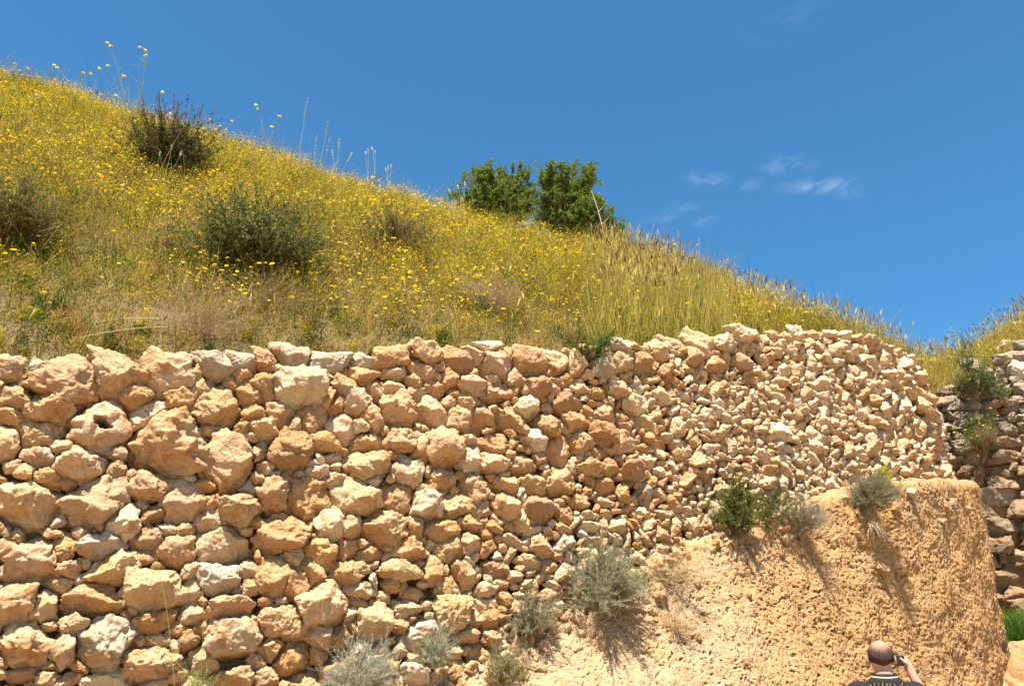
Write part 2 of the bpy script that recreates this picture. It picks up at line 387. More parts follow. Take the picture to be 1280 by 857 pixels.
H = []    # (px,py,w,h,angle,kind) measured from the photograph: kind c cream, o orange, g grey, d darker, r very rough, p very pale
def hs_(txt):
    for ln_ in txt.replace('\n', ';').split(';'):
        p = ln_.split()
        if len(p) >= 4: H.append((float(p[0]), float(p[1]), float(p[2]), float(p[3]), float(p[4]) if len(p) > 4 else 0., p[5] if len(p) > 5 else 'c'))
hs_('''11 460 30 24;85 480 100 52 0 r;152 470 72 46 -5 r;168 494 52 24 0 o;210 468 66 42 -8 c;14 496 42 36 0 r;10 518 36 20 -5 o;62 510 60 34 15 r;50 541 64 36 -5 c
126 533 84 66 25 h;189 515 54 34 30 p;4 552 38 46 0 c;51 570 46 26 -20 g;99 580 60 40 0 c;146 585 18 22 0 o;32 630 92 66 -4 c;120 628 82 66 5 c;158 652 34 42 0 p;185 609 50 28 0 r
226 499 34 26 0 o;208 556 108 86 0 r;268 455 52 22 -4 g;303 453 44 20 0 g;332 450 24 22 0 r;364 446 46 26 -5 g;414 453 54 22 0 g;252 485 30 24 20 c;273 506 62 52 25 o;312 494 28 24 -30 o
325 482 36 38 -20 o;375 485 66 52 -10 p;350 516 42 36 0 r;320 514 30 24 0 o;392 522 34 32 20 o;415 498 18 36 0 o;364 563 66 44 45 d;287 576 64 86 5 c;330 537 36 22 -25 c;410 553 36 30 -10 o
425 537 40 46 0 p;343 620 34 42 0 r;385 622 60 54 0 o;302 637 52 36 15 c;230 625 58 46 15 c;254 606 26 13 10 o;323 597 20 18 0 c;266 628 22 24 0 r
8 685 30 28 0 c;35 702 72 50 10 c;82 684 26 36 0 o;125 684 74 28 6 g;138 711 70 30 10 c;190 736 66 44 5 c;183 697 20 20 0 o;220 690 46 42 0 o;17 754 50 50 0 c;112 751 102 38 -5 o;75 731 42 18 0 c
56 758 30 34 40 c;30 805 66 64 0 c;79 813 28 58 0 c;95 780 34 20 0 c;128 806 64 62 20 g;190 776 64 26 8 o;183 829 76 42 0 r;29 842 42 18 0 o;135 851 62 26 0 p;57 848 32 24 0 c;88 848 36 14 25 c
280 682 80 46 -5 c;352 670 64 42 12 o;400 688 42 26 -5 o;365 699 30 26 -20 c;264 649 32 24 10 c;272 723 62 32 -3 g;310 711 22 18 0 c;312 733 20 22 0 c;345 722 46 54 0 r;368 728 30 44 0 o;240 738 30 28 0 c;241 768 34 34 0 c
290 758 72 28 2 o;388 714 36 26 -20 o;288 803 72 54 10 c;253 783 15 28 -60 d;236 801 22 30 0 d;254 825 42 30 -5 c;354 778 64 46 -5 r;403 757 68 54 0 c;338 809 34 24 0 c;364 826 50 48 10 o;294 849 50 24 0 c;400 795 38 24 0 c;316 777 18 12 0 o
456 451 30 16 0 g;491 449 44 24 10 o;536 444 36 20 0 c;574 450 44 28 -5 d;598 443 26 16 0 c;610 434 28 13 5 p;618 454 46 32 -10 c;454 471 42 16 5 o;430 483 36 20 -5 c;419 500 24 32 0 o;467 486 26 20 0 c;443 502 36 36 0 p;492 484 30 14 0 c;495 464 32 14 0 p
518 490 32 14 0 c;526 463 34 20 -20 r;500 515 56 48 -20 r;467 520 22 38 20 c;500 549 40 28 5 r;462 551 40 26 10 r;543 481 28 18 0 o;565 474 28 18 35 o;592 480 38 22 0 c;540 515 42 38 -30 c;557 560 42 56 10 r;578 525 32 34 -30 c;603 520 30 38 -20 o;585 500 28 20 0 r
460 580 66 38 0 c;512 590 38 42 0 p;589 573 28 38 -10 p;527 560 17 36 -10 c;442 622 64 50 5 c;496 624 44 44 0 d;552 600 44 26 0 r;594 607 38 34 -30 r;533 631 38 34 0 p;571 633 40 30 0 r;603 636 26 24 0 c
482 660 60 46 0 r;413 656 32 36 20 p;439 657 28 30 0 c;518 657 22 26 0 o;549 662 48 28 5 o;586 657 34 18 -10 o;435 688 32 30 20 o;463 692 32 24 0 r;510 686 36 32 15 r;498 716 62 26 -3 c;433 716 48 32 0 r;560 688 38 28 10 r;588 678 30 26 10 c;540 714 24 38 0 o
585 718 46 30 0 r;562 732 28 28 0 c;450 738 58 18 0 c;490 732 22 12 0 o;518 743 58 18 5 o;469 781 50 48 0 c;510 763 38 18 0 c;569 765 52 50 20 r;531 796 60 50 15 p;500 783 20 16 0 o;605 737 30 16 15 c;608 755 28 16 0 c;592 773 24 18 20 c;613 774 18 26 20 o;585 793 32 24 0 r;614 797 24 20 10 o;426 796 36 26 0 r;567 815 20 20 0 c
661 455 38 34 -10 d;700 452 34 28 0 c;721 455 26 30 0 c;777 454 20 28 0 c;803 454 24 30 0 d;754 456 26 28 0 g;645 474 26 22 0 c;624 490 30 30 0 r;675 484 32 28 15 d;659 510 30 30 0 p;641 525 54 24 -20 r;687 533 28 32 0 o;721 528 34 26 -5 o
667 551 48 20 -12 p;710 505 40 22 0 d;791 506 30 26 -35 p;757 520 30 28 0 r;753 541 34 30 0 d;777 554 30 32 0 r;621 579 36 24 15 c;654 581 34 30 0 d;621 556 38 26 0 o;667 602 34 28 0 r;633 607 38 24 0 r;700 603 42 36 0 r;633 631 38 38 0 c;674 634 38 36 0 d
757 607 28 26 0 o;789 590 30 24 0 d;726 553 30 28 0 r;698 565 34 32 0 r;737 584 34 20 0 r;762 585 26 20 0 o
882 434 30 22 -20 c;905 431 24 16 0 p;1000 422 20 16 0 p;930 420 26 15 0 p;850 436 28 20 -10 c;828 440 24 20 0 c;866 448 22 20 0 d;925 452 30 24 0 d;893 456 24 24 0 d''')
KC = {'c':(.52,.36,.20),'o':(.46,.275,.125),'g':(.43,.355,.25),'d':(.37,.225,.11),'r':(.49,.315,.16),'p':(.60,.465,.30),'h':(.53,.375,.21)}

# automatic fill in "photograph-sized" steps, then everything is placed on the wall face in metres
def rpx(x): return np.interp(x, [-400,0,400,620,760,900,1000,1100,1195], [33,27,20,13.0,10.2,7.6,6.2,5.3,4.3])
ST = [list(h[:6]) for h in H]
P_ = np.array([[h[0],h[1],h[2]/2,h[3]/2,R(h[4])] for h in H])
def top_py(x): return np.interp(x, TOP[:,0], TOP[:,1])
def bot_py(x): return np.minimum(np.interp(x, BOT[:,0], BOT[:,1])+14, 990)
srng = np.random.default_rng(21)
# cap stones along the crest first (auto part)
x = -400.
caps = []
while x < 1193:
    w = rpx(x)*srng.uniform(.9,1.6); h = rpx(x)*srng.uniform(.50,.85); w *= (1. if x < 900 else .8); y = top_py(x+w)+h*.55
    d = np.hypot((P_[:,0]-x-w)/(P_[:,2]+w), (P_[:,1]-y)/(P_[:,3]+h))
    if d.min() > .82:
        P_ = np.vstack([P_, [x+w, y, w, h, R(srng.uniform(-12,12))]]); ST.append([x+w, y, 2*w, 2*h, 0, srng.choice(list('ccpgor'))])
    x += w*1.5
for mult, ntry, thr in ((1.25,3500,.98),(1.0,7000,.95),(.8,9000,.92),(.62,12000,.9),(.46,15000,.9),(.34,16000,.92)):
    for _ in range(ntry):
        # sample density proportional to 1/size^2
        x = srng.uniform(-400, 1197)
        if srng.uniform() > (4.3/rpx(x))**1.3 and srng.uniform() > .25: continue
        m = mult*srng.uniform(.85,1.12); w = rpx(x)*m; h = w*srng.uniform(.42,.92)
        if x > 960: h = w*srng.uniform(.7,1.15)
        lo, hi = top_py(x)+h*.5, bot_py(x)
        y = srng.uniform(lo, hi)
        an = R(srng.normal(0, 22 if x < 800 else 35)+(90 if srng.uniform() < .15 else 0))
        near = (np.abs(P_[:,0]-x) < P_[:,2]+P_[:,3]+w*2+8) & (np.abs(P_[:,1]-y) < P_[:,2]+P_[:,3]+w*2+8)
        Q = P_[near]
        if len(Q):
            dx, dy = x-Q[:,0], -(y-Q[:,1]); L = np.hypot(dx, dy)+1e-6; th = np.arctan2(dy, dx)
            ra = 1/np.hypot(np.cos(th-Q[:,4])/Q[:,2], np.sin(th-Q[:,4])/Q[:,3]); rb = 1/np.hypot(np.cos(th-an)/w, np.sin(th-an)/h)
            if (L/(ra+rb)).min() < thr: continue
        P_ = np.vstack([P_, [x, y, w, h, an]])
        ST.append([x, y, 2*w, 2*h, math.degrees(an), srng.choice(list('cccccooorrrpppgd') if x < 850 else list('ccccpppppcooor'))])
print('stones', len(ST))
# into the wall frame (s along, v up the face), metres
nS = len(ST); arr = np.array([[q[0],q[1],q[2],q[3]] for q in ST], float)
s0, z0 = hit(arr[:,0], arr[:,1]); sl, _ = hit(arr[:,0]-arr[:,2]/2, arr[:,1]); sr_, _ = hit(np.minimum(arr[:,0]+arr[:,2]/2,1200), arr[:,1])
_, zu = hit(arr[:,0], arr[:,1]-arr[:,3]/2); _, zd = hit(arr[:,0], arr[:,1]+arr[:,3]/2)
RW = np.maximum((sr_-sl)/2, .03); RW = np.where(arr[:,0] > 1150, RW*1.15, RW); RH = np.maximum((zu-zd)/2, .025); AN = np.array([R(q[4]) for q in ST])
depthm = np.linalg.norm(surf(s0, z0)-np.array([0,0,EYE]), axis=1)
big_px = arr[:,2]*arr[:,3]*np.where((arr[:,0] < -10) | (arr[:,1] > 862), .01, 1)
order = np.argsort(-big_px); top100 = set(order[:100].tolist())
def face_frame(s):
    c, n = plan(np.array([s])); n3 = np.array([n[0,0], n[0,1], BAT]); n3 /= np.linalg.norm(n3)
    tt = np.array([-n[0,1], n[0,0], 0.]); up = np.cross(n3, tt); 
    if up[2] < 0: up = -up
    return tt, up, n3
wall = None
bagS = Bag(); stone_parts = []
root_loc = surf(np.array([(ts[2]+S_END)/2]), np.array([0.]))[0]
wall = thing('rubble_wall', 'long curved retaining wall of pale rough rubble stones set in mud below the meadow', 'stone wall', root_loc)
for i in range(nS):
    kind = ST[i][5]; rw, rh = RW[i], RH[i]; an = AN[i]
    dS = s0-s0[i]; dZ = z0-z0[i]; L = np.hypot(dS, dZ)
    nb = np.where((L > 1e-4) & (L < 2.2*(rw+rh)+.15))[0]
    pl = []
    for j in nb:
        th = math.atan2(dZ[j], dS[j])
        ra = 1/math.hypot(math.cos(th-an)/rw, math.sin(th-an)/rh); rb = 1/math.hypot(math.cos(th-AN[j])/RW[j], math.sin(th-AN[j])/RH[j])
        if L[j] > (ra+rb)*1.6: continue
        d = L[j]*ra/(ra+rb)*1.0
        d = min(d, ra*1.38)
        tilt = .5*math.sin(i*12.9898+j*4.1)
        n3 = np.array([math.cos(th), math.sin(th), .12+tilt*.6]); n3 /= np.linalg.norm(n3)
        # rotate into the stone's own frame
        ca, sa = math.cos(an), math.sin(an)
        pl.append((np.array([n3[0]*ca+n3[1]*sa, -n3[0]*sa+n3[1]*ca, n3[2]]), d*.99))
    tt, up, n3 = face_frame(s0[i])
    ca, sa = math.cos(an), math.sin(an); F3 = np.array([tt*ca+up*sa, -tt*sa+up*ca, n3])
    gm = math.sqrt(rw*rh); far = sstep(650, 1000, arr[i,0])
    rd = gm*(srng.uniform(.70,1.05)+.40*far); offn = -rd*srng.uniform(-.12,.66)
    if True:      # the smaller stones sit with their tips out, at odd angles
        tl = srng.normal(0, .16+.18*far, 2); n4 = unit(n3+tt*tl[0]+up*(tl[1]+.10)); t4 = unit(np.cross(F3[1], n4)); F3 = np.array([t4, np.cross(n4, t4), n4])
    c = surf(np.array([s0[i]]), np.array([z0[i]]))[0]+n3*offn
    pxw = arr[i,2]; lv = 6 if (pxw > 50 and -20 < arr[i,0] and arr[i,1] < 870) else 5 if (pxw > 17 and arr[i,0] > -60) else 4
    rough = {'r':1.25,'o':.75,'c':.55,'p':.5,'g':.4,'d':.7,'h':.35}[kind]
    hole = (.01, .07*gm/.2, .26*gm) if kind == 'h' else None
    V, Fc = rock(c, F3, (rw*1.40, rh*1.40, rd*1.1), lv, pl, 0, rough, 1000+i, sharp=44 if kind != 'h' else 12, nfac=int(8+i%5), facing=(kind != 'h'), hole=(rw*.10, rh*.05, gm*.17) if kind == 'h' else None)
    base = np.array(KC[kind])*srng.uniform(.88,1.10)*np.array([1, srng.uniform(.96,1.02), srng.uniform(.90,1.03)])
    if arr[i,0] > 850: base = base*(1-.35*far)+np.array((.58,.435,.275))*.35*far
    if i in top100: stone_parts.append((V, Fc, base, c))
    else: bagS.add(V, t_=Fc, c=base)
for V, Fc, base, c in stone_parts:
    mesh('stone', V, [Fc], M_stone, wall, np.tile(base,(len(V),1)), True, loc=c)
rb_ = bagS.build('rubble', M_stone, wall, smooth=True); tag(rb_, kind='stuff')

# mud core of the wall, seen between the stones
sg = np.linspace(0, S_ALL, 1000); nv = 240
vv = np.linspace(0, 1, nv); Sg, Vg = np.meshgrid(sg, vv); zt = ztop(Sg)-.05
Zg = Vg*zt; pts = surf(Sg.ravel(), Zg.ravel())
f_ = np.interp(Sg.ravel(), [hit(0,600)[0][0], hit(620,600)[0][0], hit(1000,550)[0][0]], [.13,.15,.16])
dsp = -f_+.035*fbm(pts*3.2, 3, 4)+.018*fbm(pts*14, 3, 8)
pts = surf(Sg.ravel(), Zg.ravel(), dsp).reshape(nv, len(sg), 3)
cn, nn_ = plan(sg); back = []
for d in (.2,.5,.9):
    b = pts[-1].copy(); b[:,:2] -= nn_*d; b[:,2] -= .02+.05*d; back.append(b)
pts = np.concatenate([pts, np.array(back)]).reshape(-1,3)
mesh('mud_core', pts, [grid_faces(nv+3, len(sg))], M_mortar, wall, smooth=True)

# ------------------------------------------------------------------ earth bank below the stones
s_a = hit(300, 900)[0][0]; sg = np.linspace(s_a, S_ALL-1.6, 1400)
zb = np.interp(sg, bs, bz); pxs = np.interp(sg, bs, BOT[:,0]); pxs = np.where(sg > bs[-1], 1230, pxs)
zb = zb+.04*fbm(np.stack([sg*2.2, sg*0, sg*0], 1), 3, 5)
e0 = np.interp(pxs, [300,700,900,1030,1230], [.0,.03,.12,.22,.30]); kk = np.interp(pxs, [300,560,800,960,1050,1230], [.9,.75,.52,.25,.03,-.13])
lipr = np.interp(pxs, [300,900,1050], [.05,.12,.14])
rows_o, rows_z = [], []
for q in (-.22,-.12,-.04): rows_o.append(e0*0+q+0*sg); rows_z.append(zb+.01)
for q in np.linspace(0, 1, 6): rows_o.append((e0-lipr)*q); rows_z.append(zb+0*q)
for an in np.linspace(R(8), R(90), 10): rows_o.append(e0-lipr+lipr*math.sin(an)); rows_z.append(zb-lipr*(1-math.cos(an)))
nd_ = 520
for q in np.linspace(0, 1, nd_)[1:]:
    z = (zb-lipr)*(1-q); dz = (zb-lipr)-z; rows_o.append(e0+kk*dz*(1-.06*dz)); rows_z.append(z)
O = np.array(rows_o); Z = np.array(rows_z); Sg = np.broadcast_to(sg, O.shape)
p0 = surf(Sg.ravel(), Z.ravel(), O.ravel()); 
dsp = .045*fbm(p0*1.1, 3, 31)+.016*fbm(p0*4, 3, 35)
wz = worley(p0*np.array([11,11,9]), 3); pit = sstep(.50,.10,wz); wz2 = worley(p0*np.array([22,22,17]), 9)
pm = np.interp(np.broadcast_to(pxs, O.shape).ravel(), [500,760,960,1100], [.12,.30,.75,1.])
pn = fbm(p0*np.array([27,27,22])+2*fbm(p0*6,2,90)[:,None]*.3, 3, 81); pn2 = fbm(p0*np.array([30,30,24]), 2, 83)
dsp += pm*(-.065*sstep(.42,.64,pn)*(.5+sstep(-.3,.3,vnoise(p0*2.2,19)))-.030*sstep(.42,.64,pn2)-.02*pit*(vnoise(p0*3,7) > .35))+.010*fbm(p0*26, 3, 40)+.005*np.tanh(5*vnoise(p0*7,41))
dsp -= .035*np.interp(np.broadcast_to(pxs, O.shape).ravel(), [600,900,1100], [.3,1,.6])*sstep(.45,.95,ridged(np.stack([Sg.ravel()*2.4+.25*Z.ravel(), Z.ravel()*.35, 0*Z.ravel()], 1), 3, 91))
# a washed-out gully under the shrubs
for gx, gw, gd in ((945,8,.05),(992,7,.04),(1078,9,.07)):
    gs = hit(gx, 640)[0][0]; wdt = gw/100*1.0
    dsp -= gd*np.exp(-((Sg.ravel()-gs-(zb[None]-Z).ravel()*.10)/wdt)**2)
rowfade = np.concatenate([np.full(5,.2), np.ones(len(rows_o)-5)]); dsp *= np.repeat(rowfade, len(sg))
p1 = surf(Sg.ravel(), Z.ravel(), O.ravel()+dsp); p1[:,2] += .02*fbm(p0*6+5, 2, 44)
PXB = np.broadcast_to(pxs, O.shape).ravel(); dtop = (zb[None]-Z).ravel()
cb_ = np.array((.405,.24,.10))*np.ones((len(p1),3)); wl = (sstep(980,800,PXB)*.9)[:,None]; cb_ = cb_*(1-wl)+np.array((.445,.31,.175))*wl
gs_ = (sstep(-.05,.45,vnoise(p0*np.array([5,5,1.1]),66))*sstep(1.0,.1,dtop)*sstep(1000,1120,PXB)*.65)[:,None]; cb_ = cb_*(1-gs_)+np.array((.27,.20,.12))*gs_
ls_ = (sstep(.1,.6,fbm(p0*np.array([1.2,1.2,2.6]),4,67))*.5)[:,None]; cb_ = cb_*(1-ls_)+np.array((.42,.245,.10))*ls_
tag(mesh('earth_bank', p1, [grid_faces(*O.shape)], M_bank, None, cb_, True), kind='structure')
BANK = p1.reshape(*O.shape, 3)
def bank_pt(px, py):
    a, k = ray(px, py); X, Y, Zz = BANK[...,0], BANK[...,1], BANK[...,2]
    e = (X/Y-a)**2+((Zz-EYE)/Y-k)**2; e[Y < 3] = 9; i = np.unravel_index(np.argmin(e), e.shape); return BANK[i]

# stones and crumbs fallen on the upper edge of the bank
g = Bag(); fr_ = np.random.default_rng(14)
for k in range(230):
    px = fr_.choice([fr_.uniform(470,860), fr_.uniform(860,1225)], p=[.8,.2]); dn = fr_.gamma(1.5, 14) if px < 860 else fr_.gamma(1.5, 20); py = np.interp(px, BOT[:,0], BOT[:,1])+4+dn
    c = bank_pt(px, py); sz = fr_.gamma(3, .0085)+.012; q_ = unit(fr_.normal(size=3)); q2 = unit(np.cross(q_, fr_.normal(size=3))); F3 = np.array([q_, q2, np.cross(q_, q2)])
    V, Fc = rock(c, F3, (sz*1.2, sz, sz*.75), 4, (), 0, .8, 9000+k, sharp=22, nfac=9); g.add(V, t_=Fc, c=np.array(KC[fr_.choice(list('cccoprd'))])*fr_.uniform(.85,1.1))
tag(g.build('loose_rubble', M_stone, smooth=True), 'small loose stones and crumbs lying on the earth bank below the rubble wall', 'rubble', kind='stuff')

# ------------------------------------------------------------------ hillside above the wall
P3t = surf(ts, tz); a_t = P3t[:,0]/P3t[:,1]
def F0(a): return np.interp(a, a_t, P3t[:,1])+.12
def Z0(a): return np.interp(a, a_t, P3t[:,2])-.07
RIDGE = np.array([(-500,-40),(-300,20),(0,106),(60,118),(130,144),(200,166),(300,194),(400,230),(500,260),(600,290),(700,316),(780,334),(900,366),(1000,402),(1060,424),(1095,440),(1150,465),(1200,490)], float)
ra_, rk_ = ray(RIDGE[:,0], RIDGE[:,1])
def F1(a): return np.interp(a, [-1.2,-.6,0,.3,.45,.6], [13,12.6,12.1,11.8,11.4,12.2])
def Z1(a): return EYE+np.interp(a, ra_, rk_)*F1(a)
def hillz(a, F):
    f0, z0_, f1, z1 = F0(a), Z0(a), F1(a), Z1(a)
    t_ = np.clip((F-f0)/(f1-f0), 0, None); m = (z1-EYE)/f1
    up = z0_+(z1-z0_)*(t_+.10*t_*(1-t_)); d = np.maximum(F-f1, 0)
    return np.where(F <= f1, up, z1+.78*m*d-.035*d*d)+.10*vnoise(np.stack([a*F*.8, F*.8, F*0], -1).reshape(-1,3), 3).reshape(np.shape(F))*np.clip(t_*4, 0, 1)
ag = np.linspace(-1.75, .535, 200); fg = np.concatenate([np.linspace(0,1,60), 1+np.linspace(0,1,40)[1:]**2*3.2])
A, T_ = np.meshgrid(ag, fg); f0, f1 = F0(A), F1(A); FF = np.where(T_ <= 1, f0+(f1-f0)*T_, f1+(T_-1)*12)
hv = np.stack([A*FF, FF, hillz(A, FF)], -1).reshape(-1,3)
tag(mesh('hillside', hv, [grid_faces(*A.shape)], M_soil, smooth=True), kind='structure')
def hill_at(px, py):
    a, k = ray(px, py); F = np.linspace(F0(a), F1(a), 400); zz = hillz(np.full(400, a), F); e = (zz-EYE)/F-k
    i = np.argmax(e >= 0) if (e >= 0).any() else 399
    return np.array([a*F[i], F[i], zz[i]])
def hill_xyz(a, F): return np.stack([a*F, F, hillz(a, F)], -1)

# right-hand slope behind the second wall
WB = catmull([(5.2,13.9),(6.6,12.7),(8.4,11.6),(11.6,9.5)], 30)
sb = np.concatenate([[0], np.cumsum(np.linalg.norm(np.diff(WB, axis=0), axis=1))]); a_b = WB[:,0]/WB[:,1]
BT = np.array([(1080,486),(1180,480),(1205,474),(1225,470),(1243,458),(1262,440),(1280,428),(1330,400),(1500,330)], float)
bta, btk = ray(BT[:,0], BT[:,1])
def FB(a): return np.interp(a, a_b, WB[:,1])
def ZB(a): return EYE+np.interp(a, bta, btk)*FB(a)
BR = np.array([(1060,462),(1140,458),(1200,450),(1240,432),(1280,406),(1330,372),(1500,280)], float)
bra, brk = ray(BR[:,0], BR[:,1])
def hillB(a, t_):
    f0 = FB(a)+.15; z0_ = ZB(a)-.05; f1 = f0+3.2; z1 = EYE+np.interp(a, bra, brk)*f1; m = (z1-EYE)/f1
    F = np.where(t_ <= 1, f0+(f1-f0)*t_, f1+(t_-1)*10); d = np.maximum(F-f1, 0)
    z = np.where(t_ <= 1, z0_+(z1-z0_)*(t_+.15*t_*(1-t_)), z1+.75*m*d-.04*d*d)
    return np.stack([a*F, F, z], -1)
A, T_ = np.meshgrid(np.linspace(.40, 1.22, 90), np.concatenate([np.linspace(0,1,24), 1+np.linspace(0,1,20)[1:]**2*3]))
tag(mesh('hillside', hillB(A, T_).reshape(-1,3), [grid_faces(*A.shape)], M_soil, smooth=True), kind='structure')

# ground
gx = np.concatenate([-np.geomspace(400,8,14), np.linspace(-6,12,90), np.geomspace(14,400,14)]); gy = np.concatenate([-np.geomspace(400,6,14), np.linspace(-4,16,90), np.geomspace(18,600,16)])
GX, GY = np.meshgrid(gx, gy); gp = np.stack([GX.ravel(), GY.ravel(), np.zeros(GX.size)], 1); gp[:,2] = .03*fbm(gp*.9, 3, 2)*(np.abs(gp[:,0]) < 20)*(np.abs(gp[:,1]) < 20)-.01
tag(mesh('ground', gp, [grid_faces(*GX.shape)], M_ground, smooth=True), kind='structure')
# low terrace of earth at the right-hand corner
def lump(x0, x1, y0, y1, ztop_, amp, n=70, seed=1, rnd=.12):
    u = np.linspace(0,1,n); U, Vv = np.meshgrid(u, u); X = x0+(x1-x0)*U; Y = y0+(y1-y0)*Vv
    e = np.minimum.reduce([U*(x1-x0), (1-U)*(x1-x0), Vv*(y1-y0), (1-Vv)*(y1-y0)])
    p = np.stack([X, Y, ztop_*sstep(-.001, rnd, e)], -1).reshape(-1,3); p[:,2] += amp*fbm(p*3, 3, seed)*(e.ravel() > .02); return p, grid_faces(n, n)
p, f_ = lump(6.35, 10.5, 10.9, 12.9, 1.92, .06, 110, 5)
tag(mesh('earth_terrace', p, [f_], M_bank, None, np.tile((.42,.28,.14),(len(p),1)), True), kind='structure')

# ------------------------------------------------------------------ coursed wall on the right
wallB = thing('coursed_wall', 'darker wall of flat coursed stones in the right corner beyond the rubble wall', 'stone wall', (WB[len(WB)//2][0], WB[len(WB)//2][1], 0))
def planB(s):
    c = np.array([np.interp(s, sb, WB[:,i]) for i in (0,1)]); d = np.array([np.interp(s+.05, sb, WB[:,i])-np.interp(s-.05, sb, WB[:,i]) for i in (0,1)]); d /= np.linalg.norm(d)
    return c, np.array([d[0], d[1], 0.]), np.array([d[1], -d[0], 0.])
bl = []; z = 1.2; brng = np.random.default_rng(5); a_s = np.interp(.49, a_b, sb); e_s = min(sb[-1]-.3, np.interp(.86, a_b, sb))
zmaxs = lambda s: EYE+np.interp(np.interp(s, sb, a_b), bta, btk)*np.interp(s, sb, WB[:,1])
while z < 7.6:
    hgt = brng.uniform(.12,.27) if z < 4.6 else brng.uniform(.12,.20)
    s = a_s+brng.uniform(-.3,0)
    while s < e_s:
        w = brng.uniform(.26,.66)*(1 if z < 4.6 else .55); zt_ = zmaxs(s+w/2)
        if z+hgt*.5 < zt_:
            if hgt > .21 and brng.uniform() < .25:   # two thin stones in the height of the course
                bl.append((s+w/2, z+hgt*.27, w, hgt*.5, z)); bl.append((s+w/2, z+hgt*.76, w, hgt*.46, z))
            else: bl.append((s+w/2, z+hgt/2, w, hgt*brng.uniform(.85,1.05), z))
            if brng.uniform() < .35: bl.append((s+w, z+hgt*.5, .10, .12, z)) 
        s += w+.015
    z += hgt+.012
bag = Bag(); parts = []
vis = []
for (s, z, w, h, zc) in bl:
    c2, tt, n3 = planB(s); c = np.array([c2[0], c2[1], z]); a_ = c[0]/c[1]; 
    inview = .56 < a_ < .68
    tone = brng.uniform()
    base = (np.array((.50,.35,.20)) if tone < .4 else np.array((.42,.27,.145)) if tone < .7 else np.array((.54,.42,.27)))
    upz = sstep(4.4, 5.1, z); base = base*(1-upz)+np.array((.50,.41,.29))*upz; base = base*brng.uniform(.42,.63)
    up = np.array([0,0,1.]); an = brng.normal(0,.04+.08*upz)
    F3 = np.array([tt*math.cos(an)+up*math.sin(an), -tt*math.sin(an)+up*math.cos(an), n3])
    V, Fc = rock(c-n3*.10+n3*brng.uniform(-.03,.05)+up*brng.normal(0,.01), F3, (w/2*1.06, h/2*1.06, .20), 5 if inview else 4, (), 1., .55, int(brng.integers(1e6)), sharp=34, nfac=7)
    (vis if inview else []).append(None)
    if inview: parts.append((w*h, V, Fc, base, c))
    else: bag.add(V, t_=Fc, c=base)
parts.sort(key=lambda x: -x[0])
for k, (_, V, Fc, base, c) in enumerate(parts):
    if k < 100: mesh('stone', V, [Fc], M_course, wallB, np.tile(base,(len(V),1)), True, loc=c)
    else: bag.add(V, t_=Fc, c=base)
tag(bag.build('rubble', M_course, wallB, smooth=True), kind='stuff')
sgb = np.linspace(0, sb[-1], 160); zg = np.linspace(0, 1, 90); p = []
for s in sgb:
    c2, tt, n3 = planB(s); zt_ = zmaxs(s)-.12
    for q in zg: p.append((c2[0]-n3[0]*.06, c2[1]-n3[1]*.06, q*zt_))
    for d in (.3,.7): p.append((c2[0]-n3[0]*d, c2[1]-n3[1]*d, zt_-.02))
p = np.array(p); p += .03*fbm(p*4, 3, 6)[:,None]*np.array([.5,-.7,0])
mesh('mud_core', p, [grid_faces(len(sgb), 92)[:, ::-1]], M_mortar, wallB, smooth=True)

def boulder(px, py, Y, w, h, label, name='boulder', col=(.62,.55,.44), seed=3, group=None, rough=.4, an=0, lv=5, mat=None, dep=.8):
    Y = float(FB(ray(px, py)[0]))+Y; c = at(px, py, Y); sc = np.linalg.norm(c-np.array([0,0,EYE]))*.93/FPX
    F3 = np.array([[math.cos(an),0,math.sin(an)],[-math.sin(an),0,math.cos(an)],[0,-1,0]])
    V, Fc = rock(c, F3, (w/2*sc*1.1, h/2*sc*1.1, w/2*sc*dep), lv, (), 0, rough, seed, sharp=11)
    return tag(mesh(name, V, [Fc], mat or M_course, None, np.tile(np.array(col),(len(V),1)), True, loc=c), label, 'boulder', group)
boulder(1214,456,.8,22,16,'rounded grey boulder half sunk in the grass at the top of the right corner', seed=12)
boulder(1268,449,.12,46,24,'large pale slab resting on the coursed wall near the right edge', col=(.50,.41,.29), seed=18, an=.2)
boulder(1274,466,.05,36,22,'rounded white block under the pale slab on the coursed wall', col=(.50,.41,.29), seed=22)
boulder(1248,474,.08,34,14,'long flat grey stone capping the coursed wall left of the white block', col=(.58,.52,.43), seed=25, an=.1)
boulder(1277,405,2.2,18,10,'small pale rock in the grass high on the right slope', col=(.70,.62,.48), seed=31)
boulder(1262,432,.9,20,9,'flat pale rock in the grass just above the coursed wall', col=(.68,.58,.44), seed=33)

# cut block at the bottom right
c = np.array([6.10,10.15,.905])
V, Fc = rock(c, np.eye(3)[[0,2,1]]*np.array([[1],[1],[-1]]), (.60,.92,.28), 6, (), 1., .35, 77, nfac=10, sharp=26)
M_block = rock_mat('orange_block', base=(.45,.27,.125), stain=(.38,.17,.055), pale=(.48,.35,.2), bump=.6)
tag(mesh('stone_block', V, [Fc], M_block, None, smooth=True, loc=c), 'upright orange block of cut earth at the bottom right corner below the grass tuft', 'stone block')

